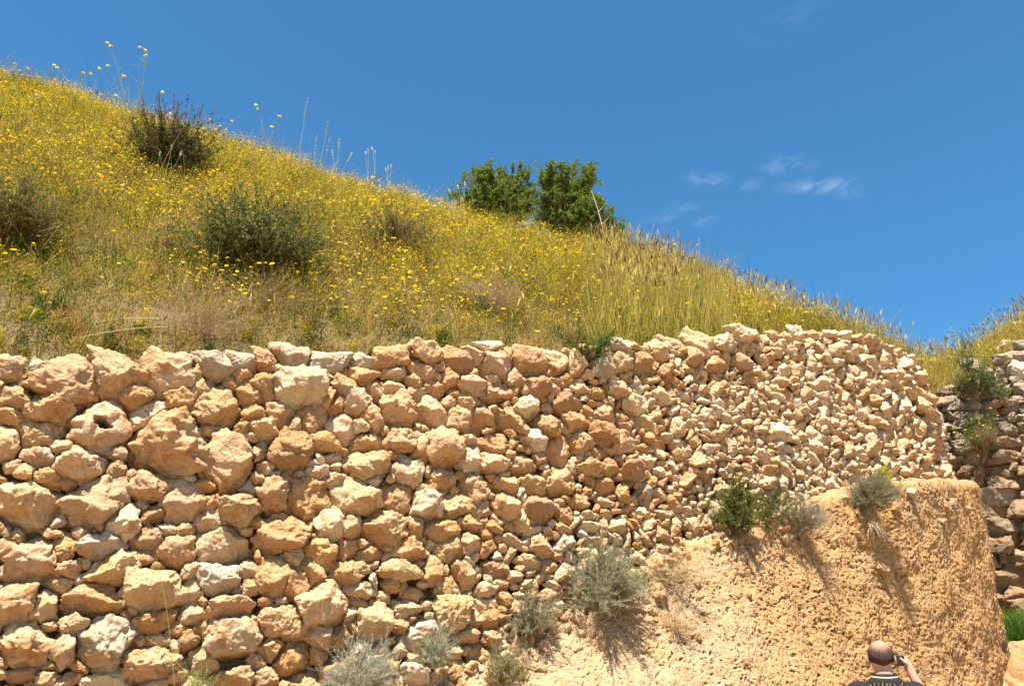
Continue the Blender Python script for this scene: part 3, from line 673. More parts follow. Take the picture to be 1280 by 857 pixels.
# ------------------------------------------------------------------ meadow
def pal(cols, n, w=None, var=.15):
    cols = np.array(cols); i = rng.choice(len(cols), n, p=w); return cols[i]*rng.uniform(1-var,1+var,(n,1))*rng.uniform(1-var*.4,1+var*.4,(n,3))
def scatter(n, amin=-1.12, amax=.56, back=.35):
    """points spread evenly over the real area of the slope"""
    m = int(n*3.2); a = rng.uniform(amin, amax, m); t_ = rng.uniform(0, 1+back, m); F = F0(a)+(F1(a)-F0(a))*np.minimum(t_,1)+np.maximum(t_-1,0)*6
    w = F*np.maximum(F1(a)-F0(a), .5); keep = rng.uniform(0, w.max(), m) < w
    a, t_, F = a[keep][:n], t_[keep][:n], F[keep][:n]; return a, t_, F, hill_xyz(a, F)
straw = (.40,.265,.075); straw2 = (.52,.38,.14); ygreen = (.30,.25,.02); green = (.10,.14,.018); dgreen = (.035,.06,.01); brown = (.20,.105,.035); yel = (.62,.47,.035)
def zone(P, a, t_):
    n1 = vnoise(P*np.array([.9,.9,.9]), 51); n2 = vnoise(P*np.array([2.6,2.6,2.6])+3, 52)
    return n1, n2
def meadow(bagk, a, t_, F, P, hmul=1., n_kind='grass'):
    n = len(a); n1, n2 = zone(P, a, t_)
    dry = np.clip(.42+.5*n1+.35*n2+.06*(1-t_)-.1*(a > .2), .05, .95); u = rng.uniform(size=n)
    gre = np.clip(.34-.5*n1-.4*n2, .05, .8)
    colA = pal([straw, straw2, brown], n, [.45,.3,.25]); colB = pal([ygreen, green, dgreen], n, [.55,.32,.13])
    col = np.where((u < dry)[:,None], colA, colB)
    hh = rng.gamma(6, 1/6, n)*hmul*(1+.9*vnoise(P*2.3, 57))*(.55+.45*np.clip(t_*3,0,1))
    D = unit(np.stack([rng.normal(0,.28,n)+.05, rng.normal(-.06,.25,n), np.ones(n)], 1))
    az = rng.uniform(0, 2*np.pi, n); bd = np.stack([np.cos(az), np.sin(az), -.5*np.ones(n)], 1)*(hh*rng.uniform(.1,.5,n))[:,None]
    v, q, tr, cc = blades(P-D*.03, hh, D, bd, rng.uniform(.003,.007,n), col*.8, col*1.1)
    bagk.add(v, q, tr, cc)
g = Bag()
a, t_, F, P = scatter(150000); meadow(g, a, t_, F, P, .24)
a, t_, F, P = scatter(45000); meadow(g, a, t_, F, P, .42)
# fine forbs: tiny leaves and specks of flower colour on hair-thin stalks
a, t_, F, P = scatter(520000); n1, n2 = zone(P, a, t_); n = len(a)
hgt = rng.uniform(.04,.38,n)*(.5+.5*np.clip(t_*3,0,1))*(1+1.1*vnoise(P*2.3, 57)+.7*vnoise(P*7, 58)); yprob = np.clip(.34+.42*sstep(.10,.9,t_)+.45*n1+.35*n2, .03, .80)*(1-.7*sstep(.28,.38,a))
yprob *= sstep(.0,.2,t_)
isy = (rng.uniform(size=n) < yprob) & (hgt > .10)
col = np.where(isy[:,None], pal([(.74,.55,.02),(.66,.50,.04),(.60,.50,.12)], n), pal([ygreen, green, straw, brown, dgreen], n, [.31,.28,.16,.10,.15]))
D = unit(rng.normal(size=(n,3))+np.array([0,0,.7])); P2 = P+np.stack([rng.normal(0,.03,n), rng.normal(0,.03,n), hgt], 1)
v, tr, cc = leaves(P2, D, rng.uniform(.010,.028,n), rng.uniform(.005,.012,n), col); g.add(v, t_=tr, c=cc)
ac, tc2, Fc_, Pc = scatter(1500, back=.08); n1, n2 = zone(Pc, ac, tc2); per = 300
KCOL = np.array([ygreen, (.46,.37,.04), green, dgreen, brown, straw]); nc = len(Pc)
wts = np.stack([.25+0*n1, .28*sstep(.1,.7,tc2)+.1, .18-.15*n1, .16-.2*n1+.16*sstep(.4,0,tc2), .14-.15*n2+.06*(1-tc2), .16+.15*n2], 1).clip(.02); wts /= wts.sum(1, keepdims=True)
ki = (wts.cumsum(1) < rng.uniform(size=(nc,1))).sum(1).clip(0,5); rr_ = rng.uniform(.08,.24,nc)*(.6+.4*sstep(0,.25,tc2)); hc_ = rng.uniform(.16,.46,nc)*(.55+.45*sstep(0,.25,tc2))
u = unit(rng.normal(size=(nc*per,3))); u[:,2] = np.abs(u[:,2]); u *= rng.uniform(.25,1,(nc*per,1))**.5
j = np.repeat(np.arange(nc), per); lp = Pc[j]+u*np.stack([rr_[j], rr_[j], hc_[j]], 1); top_ = u[:,2]
cl_ = KCOL[ki][j]*rng.uniform(.75,1.25,(nc*per,1)); fy = (rng.uniform(size=nc*per) < .16*(top_ > .55)*(ki[j] < 3)*(ac[j] < .33)); cl_ = np.where(fy[:,None], np.array((.74,.55,.02)), cl_)
v, tr, cc = leaves(lp, unit(rng.normal(size=(nc*per,3))+np.array([0,0,.9])), rng.uniform(.015,.045,nc*per), rng.uniform(.004,.010,nc*per), cl_); g.add(v, t_=tr, c=cc)
tag(g.build('meadow_grass', M_leaf), 'dense dry grass and fine weeds covering the slope above the rubble wall', 'meadow', kind='stuff')

# barley-like spikes, thickest on the right half of the slope
def barley(bagk, P, hh, lean):
    n = len(P); D = unit(np.stack([lean+rng.normal(0,.10,n), rng.normal(0,.12,n), np.ones(n)], 1)); bd = np.stack([lean*.6+rng.normal(0,.08,n), rng.normal(0,.06,n), -.03*np.ones(n)], 1)*hh[:,None]
    v, q, tr, cc = blades(P-D*.02, hh, D, bd, np.full(n,.005), pal([ygreen, (.36,.33,.10)], n), pal([(.40,.34,.10)], n), 4); bagk.add(v, q, tr, cc)
    tip = P+D*hh[:,None]+bd; D2 = unit(D+bd/hh[:,None]*1.6); L = rng.uniform(.08,.16,n)
    col = pal([(.34,.24,.08),(.20,.12,.05),(.10,.075,.045),(.50,.40,.12)], n, [.28,.12,.10,.5])
    for k in range(3): 
        v, tr, cc = leaves(tip-D2*.04, unit(D2+rng.normal(0,.05,(n,3))), L*(1-.1*k), rng.uniform(.010,.018,n), col); bagk.add(v, t_=tr, c=cc)
g = Bag()
a, t_, F, P = scatter(9000, .08, .56, .15); w = sstep(.08,.16,a)*(.35+.65*sstep(.2,.8,t_)); k = rng.uniform(size=len(a)) < w*.22
barley(g, P[k], rng.uniform(.30,.62,k.sum()), rng.normal(.05,.08,k.sum()))
a, t_, F, P = scatter(1300, .125, .24, 0); k = (t_ > .18) & (t_ < .95); barley(g, P[k], rng.uniform(.45,.85,k.sum()), rng.normal(.02,.05,k.sum()))
a, t_, F, P = scatter(500, -.9, .1, .1); barley(g, P, rng.uniform(.3,.5,len(P)), rng.normal(.05,.1,len(P)))
a, t_, F, P = scatter(5200, .105, .30, .05); n = len(a); hh = rng.uniform(.35,.75,n); D = unit(np.stack([rng.normal(.03,.12,n), rng.normal(0,.12,n), np.ones(n)], 1))
v, q, tr, cc = blades(P, hh, D, rng.normal(0,.12,(n,3))*hh[:,None], rng.uniform(.005,.010,n), pal([(.20,.21,.03),(.28,.25,.05)], n), pal([(.38,.30,.06),(.30,.27,.05),(.46,.35,.12)], n)); g.add(v, q, tr, cc)
tag(g.build('wild_barley', M_leaf), 'brown bearded grass spikes standing thick on the right half of the slope', 'wild barley', kind='stuff')

# yellow flower heads
def heads(bagk, C0, r, col, dome=.35, ns=9):
    n = len(C0); nrm_ = unit(np.stack([rng.normal(0,.22,n), rng.normal(-.22,.2,n), np.ones(n)], 1)); A_ = unit(np.cross(nrm_, np.array([0,1.,.1]))); B_ = np.cross(nrm_, A_)
    V = np.zeros((n, ns*2+1, 3)); V[:, -1] = C0+nrm_*(r*dome)[:,None]
    for i in range(ns):
        an = 2*math.pi*i/ns; rr = r*rng.uniform(.8,1.12,n); d = A_*math.cos(an)+B_*math.sin(an)
        V[:, i] = C0+d*rr[:,None]; V[:, ns+i] = C0+d*(rr*.6)[:,None]+nrm_*(r*dome*rng.uniform(.5,1.2,n))[:,None]
    k = ns*2+1; b = (np.arange(n)*k)[:,None]
    q = np.concatenate([b+np.array([i,(i+1)%ns,ns+(i+1)%ns,ns+i]) for i in range(ns)]); tr = np.concatenate([b+np.array([ns+i,ns+(i+1)%ns,2*ns]) for i in range(ns)])
    CC = np.repeat(col[:,None], k, 1); CC[:, :ns] *= .85; bagk.add(V.reshape(-1,3), q, tr, CC.reshape(-1,3))
def stems_to(bagk, P, tips, col, r=.0018):
    n = len(P); f = np.linspace(0,1,4)[None,:,None]; mid = P[:,None]*(1-f)+tips[:,None]*f; mid[:,:,2] += (.06*np.sin(np.pi*f[...,0])); 
    mid[:,0] = P; mid[:,-1] = tips
    v, q = tubes(mid, np.full(n,r), np.full(n,r*.7), 3); bagk.add(v, q, c=np.repeat(col, 12, 0))
g = Bag(); gs = Bag()
a, t_, F, P = scatter(19000, -1.12, .42, .12); n1, n2 = zone(P, a, t_)
pr = np.clip(.42+1.1*n1+1.0*n2, .04, 1)*sstep(.02,.15,t_)*(1-.65*sstep(.2,.3,a)); k = rng.uniform(size=len(a)) < pr; P = P[k]; n = len(P)
tip = P+np.stack([rng.normal(0,.05,n), rng.normal(-.02,.05,n), rng.uniform(.18,.46,n)], 1)
heads(g, tip, rng.uniform(.007,.024,n)*np.where(rng.uniform(size=n) < .22, 1.3, .9), pal([(.80,.58,.012),(.70,.44,.01),(.66,.56,.06),(.50,.36,.05)], n, [.45,.2,.2,.15], .15)); stems_to(gs, P, tip, pal([ygreen, green], n))
fl = g.build('yellow_wildflowers', M_flower); tag(fl, 'countless small flat yellow flower heads dotted over the meadow slope', 'wildflowers', kind='stuff')
tag(gs.build('flower_stalks', M_leaf, fl), kind='stuff')

# right-hand slope grass
g = Bag()
m = 26000; a = rng.uniform(.50,.82,m); t_ = rng.uniform(0,1.25,m); P = hillB(a, t_)
n = m; u = rng.uniform(size=n); col = np.where((u < .45)[:,None], pal([straw, straw2], n), pal([ygreen, green, (.20,.24,.04)], n))
hh = rng.uniform(.12,.36,n); D = unit(np.stack([rng.normal(.1,.25,n), rng.normal(0,.25,n), np.ones(n)], 1)); bd = rng.normal(0,.25,(n,3))*hh[:,None]*np.array([1,1,-.3])
v, q, tr, cc = blades(P, hh, D, bd, rng.uniform(.005,.010,n), col*.8, col*1.1); g.add(v, q, tr, cc)
m = 9000; a = rng.uniform(.50,.82,m); t_ = rng.uniform(.05,1.1,m); P = hillB(a, t_); P[:,2] += rng.uniform(.1,.35,m)
v, tr, cc = leaves(P, unit(rng.normal(size=(m,3))+np.array([0,0,.6])), rng.uniform(.015,.03,m), rng.uniform(.01,.018,m), pal([(.6,.46,.04), ygreen, straw], m)); g.add(v, t_=tr, c=cc)
m = 900; a = rng.uniform(.50,.82,m); t_ = rng.uniform(.2,1.1,m); P = hillB(a, t_); barley(g, P, rng.uniform(.3,.6,m), rng.normal(.0,.15,m))
tag(g.build('slope_grass', M_leaf), 'tufted green and straw grass on the small slope above the right corner', 'grass', kind='stuff')
# pale oat panicles standing against the sky on the right
pan = []
for i, (px, py0, h) in enumerate([(1120,418,.55),(1160,440,.6),(1185,438,.62),(1205,436,.68),(1232,424,.6),(1244,418,.72),(1100,412,.5)]):
    a = float(ray(px, py0)[0]); P0 = hillB(np.array([a]), np.array([1.0]))[0] if px > 1110 else hill_xyz(np.array([a]), F1(np.array([a]))-.3)[0]
    tpl = [('tallest pale oat stalk above the coursed wall corner' if px == 1244 else None)]
    loc_names = {1120:'pale oat stalk just right of where the rubble wall crest meets the sky',1160:'pale oat stalk over the lowest dip of the skyline',1185:'pale oat stalk left of the rounded grey boulder on the right slope',1205:'pale oat stalk straight above the rounded grey boulder',1232:'pale oat stalk right of the rounded grey boulder',1244:'tallest pale oat stalk on the right slope',1100:'short pale oat stalk at the right end of the meadow skyline'}
    ob = thing('oat_stalk', loc_names[px], 'wild oat', P0, 'pale oat stalks on the right skyline')
    b1, b2 = Bag(), Bag(); f = np.linspace(0,1,8)[:,None]; ln = P0+np.array([.10*rng.normal(),0,h])*f+np.array([.08,0,0])*f**2*rng.normal()
    v, q = tubes(ln[None], [.003], [.0012], 4); b1.add(v, q, c=(.45,.42,.20))
    m = 26; fi = rng.uniform(.5,1,m); bp = P0+(ln[-1]-P0)*fi[:,None]; tp = bp+np.stack([rng.normal(0,.05,m), rng.normal(0,.05,m), rng.uniform(-.02,.05,m)], 1)
    v, q = tubes(np.stack([bp, (bp+tp)/2+np.array([0,0,.01]), tp], 1), np.full(m,.0008), np.full(m,.0006), 3); b1.add(v, q, c=(.55,.52,.28))
    b1.build('stem', M_wood, ob)
    for q3 in tp:
        b2 = Bag(); v, tr, cc = leaves(q3[None], unit(rng.normal(0,.3,(1,3))+np.array([0,0,-1.])), rng.uniform(.018,.03,1), np.full(1,.009), pal([(.70,.66,.42),(.62,.60,.30)], 1)); b2.add(v, t_=tr, c=cc); b2.build('spikelet', M_leaf, ob)

# ------------------------------------------------------------------ shrubs
def shrub(name, label, cat, base, out, size, nst, nleaf, leaf, cols, wcols=((.20,.15,.09),), spread=.9, flowers=None, group=None, droop=.0, stem_r=.004, leafdir=.6, wid=1., inner=.25, mound=True, tw_=.55):
    """stems fan out from the base around direction `out`; fine leaves line the outer part of every stem"""
    if mound: size *= 1.4
    base = np.asarray(base, float); out = unit(np.asarray(out, float)); t0 = thing(name, label, cat, base, group)
    d = unit(rng.normal(0, spread, (nst,3))*np.array([wid,.8,1])+out*1.0); d = np.where((d@out)[:,None] < .05, d+out*.6, d); d = unit(d)
    L = size*rng.uniform(.6,1.0,nst); f = np.linspace(0,1,7)[None,:,None]
    bend = rng.normal(0,.18,(nst,1,3))+np.array([0,0,.28-droop]); start = base+rng.normal(0,.03*size/.4,(nst,3))*np.array([1,.5,.5])
    ln = start[:,None]+d[:,None]*(L[:,None,None]*f)+bend*(f**2)*L[:,None,None]+np.cumsum(rng.normal(0,.02,(nst,7,3)),1)*L[:,None,None]
    if mound:      # a rounded cushion: stems arch from the base to points all through a squat dome
        hd = unit(rng.normal(size=(nst,3))); hd[:,2] = np.abs(hd[:,2])*1.0-.25*(rng.uniform(size=nst) < .5); rr_ = size*rng.uniform(.35,1.0,(nst,1))**.6*(1+.16*vnoise(hd*2.2+base, 9))[:,None]
        hw = .62*wid*spread/.55*(.9 if spread > .5 else 1.); cdir = out*np.array([1,1,.35]); en = base+hd*rr_*np.array([hw,hw*.85,.62 if spread > .5 else .8])+cdir*size*.30+up3*size*.10
        f7 = f; ctl = base+(en-base)*.35+up3*size*.12+rng.normal(0,.05*size,(nst,3)); ln = start[:,None]*(1-f7)**2+2*ctl[:,None]*f7*(1-f7)+en[:,None]*f7**2+np.cumsum(rng.normal(0,.012,(nst,7,3)),1)*size
        d = unit(en-base)
    b = Bag(); v, q = tubes(ln, np.full(nst,stem_r), np.full(nst,stem_r*.3), 4); b.add(v, q, c=np.repeat(pal(wcols, nst), 28, 0))
    # side twigs
    nt = nst*5; i = rng.integers(0, nst, nt); u = rng.uniform(.3,.95,nt)*6; k0 = np.floor(u).astype(int); fr = (u-k0)[:,None]
    bp = ln[i,k0]*(1-fr)+ln[i,np.minimum(k0+1,6)]*fr; td = unit(d[i]+rng.normal(0,tw_,(nt,3))); tl = size*rng.uniform(.10,.30,nt)
    f3 = np.linspace(0,1,4)[None,:,None]; tw = bp[:,None]+td[:,None]*tl[:,None,None]*f3+np.array([0,0,.15])*tl[:,None,None]*f3**2
    v, q = tubes(tw, np.full(nt,stem_r*.45), np.full(nt,stem_r*.2), 3); b.add(v, q, c=np.repeat(pal(wcols, nt), 12, 0))
    b.build('branches', M_wood, t0)
    b = Bag(); j = rng.integers(0, nt, nleaf); u = rng.uniform(0,1.03,nleaf)[:,None]; lp = tw[j,0]*(1-u)+tw[j,3]*u
    m_ = rng.uniform(size=nleaf) < inner; i2 = rng.integers(0, nst, nleaf); u2 = rng.uniform(.3,1,nleaf)*6; k0 = np.floor(u2).astype(int).clip(0,5); fr = (u2-k0)[:,None]
    lp = np.where(m_[:,None], ln[i2,k0]*(1-fr)+ln[i2,k0+1]*fr, lp)
    ld = unit(td[j]*leafdir+rng.normal(0,.55,(nleaf,3))+np.array([0,0,.15]))
    v, tr, cc = leaves(lp, ld, leaf[0]*rng.uniform(.6,1.3,nleaf), leaf[1]*rng.uniform(.7,1.2,nleaf), pal(cols, nleaf)); b.add(v, t_=tr, c=cc)
    b.build('foliage', M_leaf, t0)
    if flowers:
        nf, r, fc = flowers; j = rng.integers(0, nt, min(nf, 95))
        for j_ in j:
            b = Bag(); heads(b, tw[j_,3][None]+rng.normal(0,.01,(1,3)), np.full(1,r)*rng.uniform(.7,1.2,1), pal(fc, 1), .6, 7); b.build('flower', M_flower, t0)
    return t0
GG = ((.24,.25,.13),(.30,.30,.18),(.18,.20,.09),(.36,.33,.21)); GR = ((.07,.11,.02),(.11,.16,.03),(.17,.21,.05),(.05,.08,.02),(.20,.17,.07))
def on_wall(px, py, off=.02): s, z = hit(px, py); return surf(s, z, off)[0]
nW = lambda px: np.array([*plan(hit(px,600)[0])[1][0], .0])
up3 = np.array([0,0,1.])
shrub('grey_shrub','large grey-green shrub with tiny yellow buds on the earth ledge at mid height','shrub', bank_pt(752,768)+nW(752)*.02, nW(750)*.55+up3, .50, 150, 42000, (.022,.0036), GG, ((.26,.22,.16),(.36,.33,.26)), .50, (160,.006,((.55,.42,.08),)), 'grey-green shrubs growing from the bank', stem_r=.0035)
shrub('grey_shrub','grey-green shrub left of the largest one, at the foot of the rubble','shrub', bank_pt(662,798), nW(660)*.6+up3, .34, 80, 16000, (.02,.0034), GG, ((.26,.22,.16),), .5, (40,.006,((.55,.42,.08),)), 'grey-green shrubs growing from the bank', stem_r=.003)
shrub('grey_shrub','pale grey-green shrub in front of a big white stone at the wall foot','shrub', on_wall(537,832,.10), nW(540)*.5+up3, .25, 50, 7000, (.02,.0028), ((.34,.36,.24),(.28,.31,.18),(.40,.40,.30)), ((.30,.27,.2),), .38, (30,.005,((.5,.36,.06),)), 'grey-green shrubs growing from the bank', stem_r=.0025)
shrub('grey_shrub','wide pale grey shrub cut by the bottom edge of the picture','shrub', on_wall(438,872,.16), nW(430)*.5+up3, .38, 90, 15000, (.022,.003), ((.36,.37,.26),(.30,.32,.2),(.42,.42,.32)), ((.3,.27,.2),), .62, (60,.005,((.5,.36,.06),)), 'grey-green shrubs growing from the bank', stem_r=.0028)
shrub('grey_shrub','small dull green shrub at the bottom edge right of the pale one','shrub', bank_pt(632,852), nW(600)*.5+up3, .26, 50, 6000, (.022,.0035), ((.22,.22,.08),(.30,.26,.12)), ((.3,.24,.14),), .6, None, 'grey-green shrubs growing from the bank', stem_r=.0025)
shrub('round_shrub','rounded ball of grey-green twigs hanging on the bank with a long shadow below','shrub', bank_pt(1082,640)+nW(1080)*.02, nW(1080)*.8+up3*.65, .41, 220, 44000, (.020,.0028), ((.20,.20,.10),(.26,.25,.14),(.15,.15,.07)), ((.30,.25,.18),(.40,.34,.25)), .55, None, None, stem_r=.003, droop=.25)
shrub('dry_twigs','bare pale dead twigs hanging below the rounded ball shrub','dry plant', bank_pt(1078,655)+nW(1080)*.10, nW(1080)*.5-up3*.3, .17, 24, 40, (.012,.002), ((.34,.26,.16),), ((.46,.37,.25),(.34,.26,.17)), .6, None, None, stem_r=.003, droop=1.1, mound=False)
shrub('yellow_weed','bright yellow-green weed peeping out behind the rounded ball shrub','weed', bank_pt(1108,612)-nW(1100)*.02, up3+np.array([.2,0,0]), .22, 24, 2600, (.018,.006), ((.42,.42,.04),(.50,.46,.04)), ((.3,.3,.08),), .35, (90,.008,((.62,.55,.03),)))
shrub('twiggy_shrub','greyish twiggy shrub between the leafy green one and the rounded ball','shrub', bank_pt(998,668)+nW(998)*.02, nW(998)*.6+up3*.7, .37, 120, 13000, (.018,.003), ((.22,.21,.13),(.30,.27,.19)), ((.28,.23,.17),(.36,.30,.22)), .62, None, None, stem_r=.003, droop=.1)
shrub('leafy_shrub','bright green leafy shrub at the left of the three on the bank','shrub', bank_pt(918,668)+nW(918)*.02, nW(918)*.35+up3, .47, 70, 9000, (.030,.008), GR, ((.14,.10,.05),(.20,.16,.08)), .36, (26,.008,((.7,.6,.1),(.75,.7,.5))), None, stem_r=.0035)
shrub('leafy_shrub','sprawling green sprigs climbing the stones between the leafy and the twiggy shrub','shrub', bank_pt(965,662)+nW(960)*.02, nW(960)*.5+up3*.8+np.array([.1,0,0]), .42, 26, 2600, (.026,.007), GR, ((.14,.10,.05),), .6, None, None, stem_r=.003)
shrub('dry_weed','thin brown dry grasses streaking down the bank below the straw-coloured clump','weed', bank_pt(845,790)+nW(830)*.01, nW(830)*.5+up3*.5, .24, 90, 700, (.015,.002), ((.38,.29,.15),(.28,.28,.10)), ((.38,.28,.15),), .9, None, None, stem_r=.0014, wid=1.6, mound=False)
shrub('dry_weed','faded straw-coloured weed clump on the ledge right of the largest grey shrub','weed', bank_pt(832,730)+nW(830)*.01, nW(830)*.4+up3, .34, 130, 4500, (.018,.003), ((.42,.33,.17),(.36,.30,.12),(.28,.28,.10)), ((.40,.30,.16),(.46,.37,.22)), .75, (22,.007,((.72,.55,.03),)), None, stem_r=.0016, wid=1.4)
shrub('wall_plant','dark green leafy plant rooted in the crest of the rubble wall','plant', on_wall(735,448,.05), nW(735)*.7+up3*.8, .26, 26, 1500, (.035,.010), ((.05,.09,.02),(.09,.15,.03)), ((.12,.09,.05),), .75, None, None, stem_r=.003, droop=.3)
def onB(px, py, off=.08):
    a, k = ray(px, py); Y = float(FB(np.array([a]))[0]); return np.array([float(a)*Y, Y-off, EYE+float(k)*Y])
shrub('corner_plant','dark green leafy plant topmost in the corner, beside the rounded boulder','plant', onB(1218,500,.15), up3+np.array([-.1,-.4,0]), .52, 34, 1700, (.055,.015), ((.07,.12,.03),(.12,.18,.05),(.18,.22,.08)), ((.2,.15,.08),), .5, None, 'plants rooted in the corner of the coursed wall', stem_r=.005)
shrub('corner_plant','sparse grey-green sprig at the very top left of the corner','plant', onB(1196,472,.3), up3+np.array([-.1,-.2,0]), .40, 16, 700, (.045,.013), ((.14,.19,.06),(.10,.14,.05)), ((.2,.15,.08),), .4, None, 'plants rooted in the corner of the coursed wall', stem_r=.004)
shrub('corner_plant','green plant with orange-yellow blossoms lowest in the corner','plant', onB(1222,568,.15), up3+np.array([.0,-.4,0]), .62, 34, 2000, (.050,.013), ((.08,.15,.03),(.14,.20,.05)), ((.25,.18,.09),), .4, (26,.022,((.80,.55,.02),)), 'plants rooted in the corner of the coursed wall', stem_r=.005)
shrub('corner_plant','small green sprig between stones right of the blossoming plant','plant', onB(1250,505,.12), up3+np.array([.2,-.5,0]), .34, 16, 650, (.04,.011), ((.10,.16,.04),(.16,.2,.07)), ((.25,.18,.09),), .5, None, 'plants rooted in the corner of the coursed wall', stem_r=.004)
shrub('dry_tuft','brown dried tuft hanging under the blossoming plant in the corner','dry plant', onB(1222,560,.2), np.array([0,-.6,.25]), .30, 90, 900, (.03,.004), ((.34,.25,.14),), ((.36,.26,.16),(.28,.19,.11)), .7, None, None, stem_r=.003, droop=.8)
# meadow shrubs
def oh(px, py): return hill_at(px, py)
shrub('dark_bush','dark green bush with reddish-brown seed spikes on the skyline upper left','shrub', oh(205,228), up3+np.array([0,-.1,0]), 1.0, 150, 34000, (.034,.013), ((.05,.07,.02),(.08,.10,.03),(.035,.05,.015),(.18,.12,.06),(.14,.13,.04)), ((.10,.07,.04),), .56, None, None, stem_r=.006, inner=.3, tw_=.9, leafdir=.3)
shrub('thistle_bush','round dark green thistle bush with purple heads in the middle of the left meadow','shrub', oh(320,350), up3+np.array([0,-.2,0]), .90, 170, 46000, (.028,.012), ((.07,.11,.025),(.13,.16,.04),(.05,.07,.02),(.22,.23,.07),(.28,.25,.10)), ((.12,.11,.05),), .62, (46,.014,((.30,.17,.34),(.36,.22,.36))), None, stem_r=.005, wid=1.2, inner=.25, tw_=1., leafdir=.3)
shrub('brown_bush','dull brownish-green bush in the upper middle of the meadow','shrub', oh(492,318), up3, .60, 100, 20000, (.024,.009), ((.20,.18,.06),(.28,.22,.09),(.13,.13,.04)), ((.2,.15,.08),), .62, None, None, stem_r=.004, wid=1.3, tw_=1., leafdir=.3)
shrub('edge_bush','dark green bush cut by the left edge of the picture','shrub', oh(4,318), up3, .80, 110, 24000, (.028,.011), ((.13,.14,.03),(.20,.17,.06),(.08,.09,.02),(.26,.21,.08)), ((.16,.12,.06),), .56, None, None, stem_r=.005, tw_=1., leafdir=.3)
shrub('dry_thicket','pinkish brown dry twig thicket low in the middle of the meadow','dry plant', oh(612,392), up3, .42, 150, 6000, (.018,.004), ((.36,.25,.15),(.42,.33,.2)), ((.33,.22,.14),(.38,.28,.2)), .7, None, None, stem_r=.002, wid=1.4)
shrub('dry_thicket','low tangle of dry brown stalks above the left part of the wall','dry plant', oh(250,425), up3, .42, 160, 6000, (.018,.004), ((.30,.21,.10),(.36,.29,.14)), ((.34,.24,.13),(.42,.33,.2)), .8, None, None, stem_r=.002, wid=1.6)
shrub('dry_thicket','sprawling dry twigs under the thistle bush','dry plant', oh(330,392), up3, .40, 120, 3500, (.018,.004), ((.30,.22,.10),(.24,.22,.08)), ((.38,.29,.18),(.28,.19,.1)), .9, None, None, stem_r=.0022, wid=1.6)
# corner grass tuft
ob = np.array([6.85,11.4,1.9]); m = 1800; pp = ob+np.stack([rng.normal(0,.30,m), rng.normal(0,.16,m), np.full(m,-.03)], 1)
D = unit(np.stack([rng.normal(0,.35,m), rng.normal(-.15,.3,m), np.ones(m)], 1)); hh = rng.uniform(.22,.55,m); g = Bag()
v, q, tr, cc = blades(pp, hh, D, unit(rng.normal(size=(m,3)))*hh[:,None]*np.array([.3,.3,.1]), rng.uniform(.006,.011,m), pal([(.04,.10,.01)], m), pal([(.09,.20,.03),(.13,.24,.04)], m)); g.add(v, q, tr, cc)
tag(g.build('grass_tuft', M_leaf, loc=ob), 'lush dark green tuft of grass on the ledge at the right edge', 'grass tuft')

# ------------------------------------------------------------------ tall stalks on the skyline and in the meadow
def umbel(label, basepx, tips, r=.035):
    b0 = oh(*basepx); t0 = thing('flower_stalk', label, 'wildflower', b0, 'tall yellow-headed stalks on the skyline'); b1, b2 = Bag(), Bag()
    for k, (px, py) in enumerate(tips):
        tp = at(px, py, b0[1]+rng.uniform(-.15,.15)); f = np.linspace(0,1,8)[:,None]; md = (b0+tp)/2+np.array([(b0[0]-tp[0])*.25, 0, 0])
        ln = b0*(1-f)**2+2*md*f*(1-f)+tp*f**2; v, q = tubes(ln[None], [.005], [.0022], 4); b1.add(v, q, c=(.16,.18,.08))
        m = 4; sp = ln[rng.integers(3,7,m)]; te = sp+np.stack([rng.normal(0,.10,m), rng.normal(0,.05,m), rng.uniform(.04,.16,m)], 1)
        v, q = tubes(np.stack([sp,(sp+te)/2,te],1), np.full(m,.002), np.full(m,.001), 3); b1.add(v, q, c=(.22,.24,.10)); heads(b1, te, np.full(m,.010), pal([(.45,.42,.12),(.30,.30,.12)], m), .8, 6)
        hb = Bag(); heads(hb, np.array([tp]), np.array([r]), pal([(.80,.66,.05)], 1), .7, 10); m = 14
        heads(hb, tp+np.stack([rng.normal(0,r*.5,m), rng.normal(0,r*.5,m), rng.uniform(-.2*r,.7*r,m)],1), np.full(m,r*.3), pal([(.82,.70,.06),(.72,.56,.03)], m), .8, 6)
        hb.build('flower_head', M_flower, t0)
    b1.build('stem', M_wood, t0)
umbel('tall branching stalk with several yellow heads rising highest above the dark bush', (168,172), [(175,60),(182,64),(182,70),(155,96),(203,116)])
umbel('leaning stalk with yellow heads left of the dark bush', (158,168), [(134,54),(138,58),(134,83),(124,86),(145,120)], .03)
umbel('low branching stalk with two yellow heads far left of the dark bush', (98,138), [(104,92),(113,93),(71,85),(68,82)], .03)
umbel('yellow-headed stalk with brown pods right of the dark bush', (335,205), [(320,132),(322,137),(349,146),(340,159)], .03)
umbel('small yellow-headed stalk at the left edge of the skyline', (20,125), [(18,80),(6,90),(35,86),(28,95)], .026)
umbel('short yellow-headed stalks right of the dark bush top', (270,200), [(262,150),(275,158),(283,163),(290,152)], .024)
umbel('lone yellow stalk standing over the bearded grass on the skyline', (842,352), [(843,306),(826,312),(868,326)], .028)
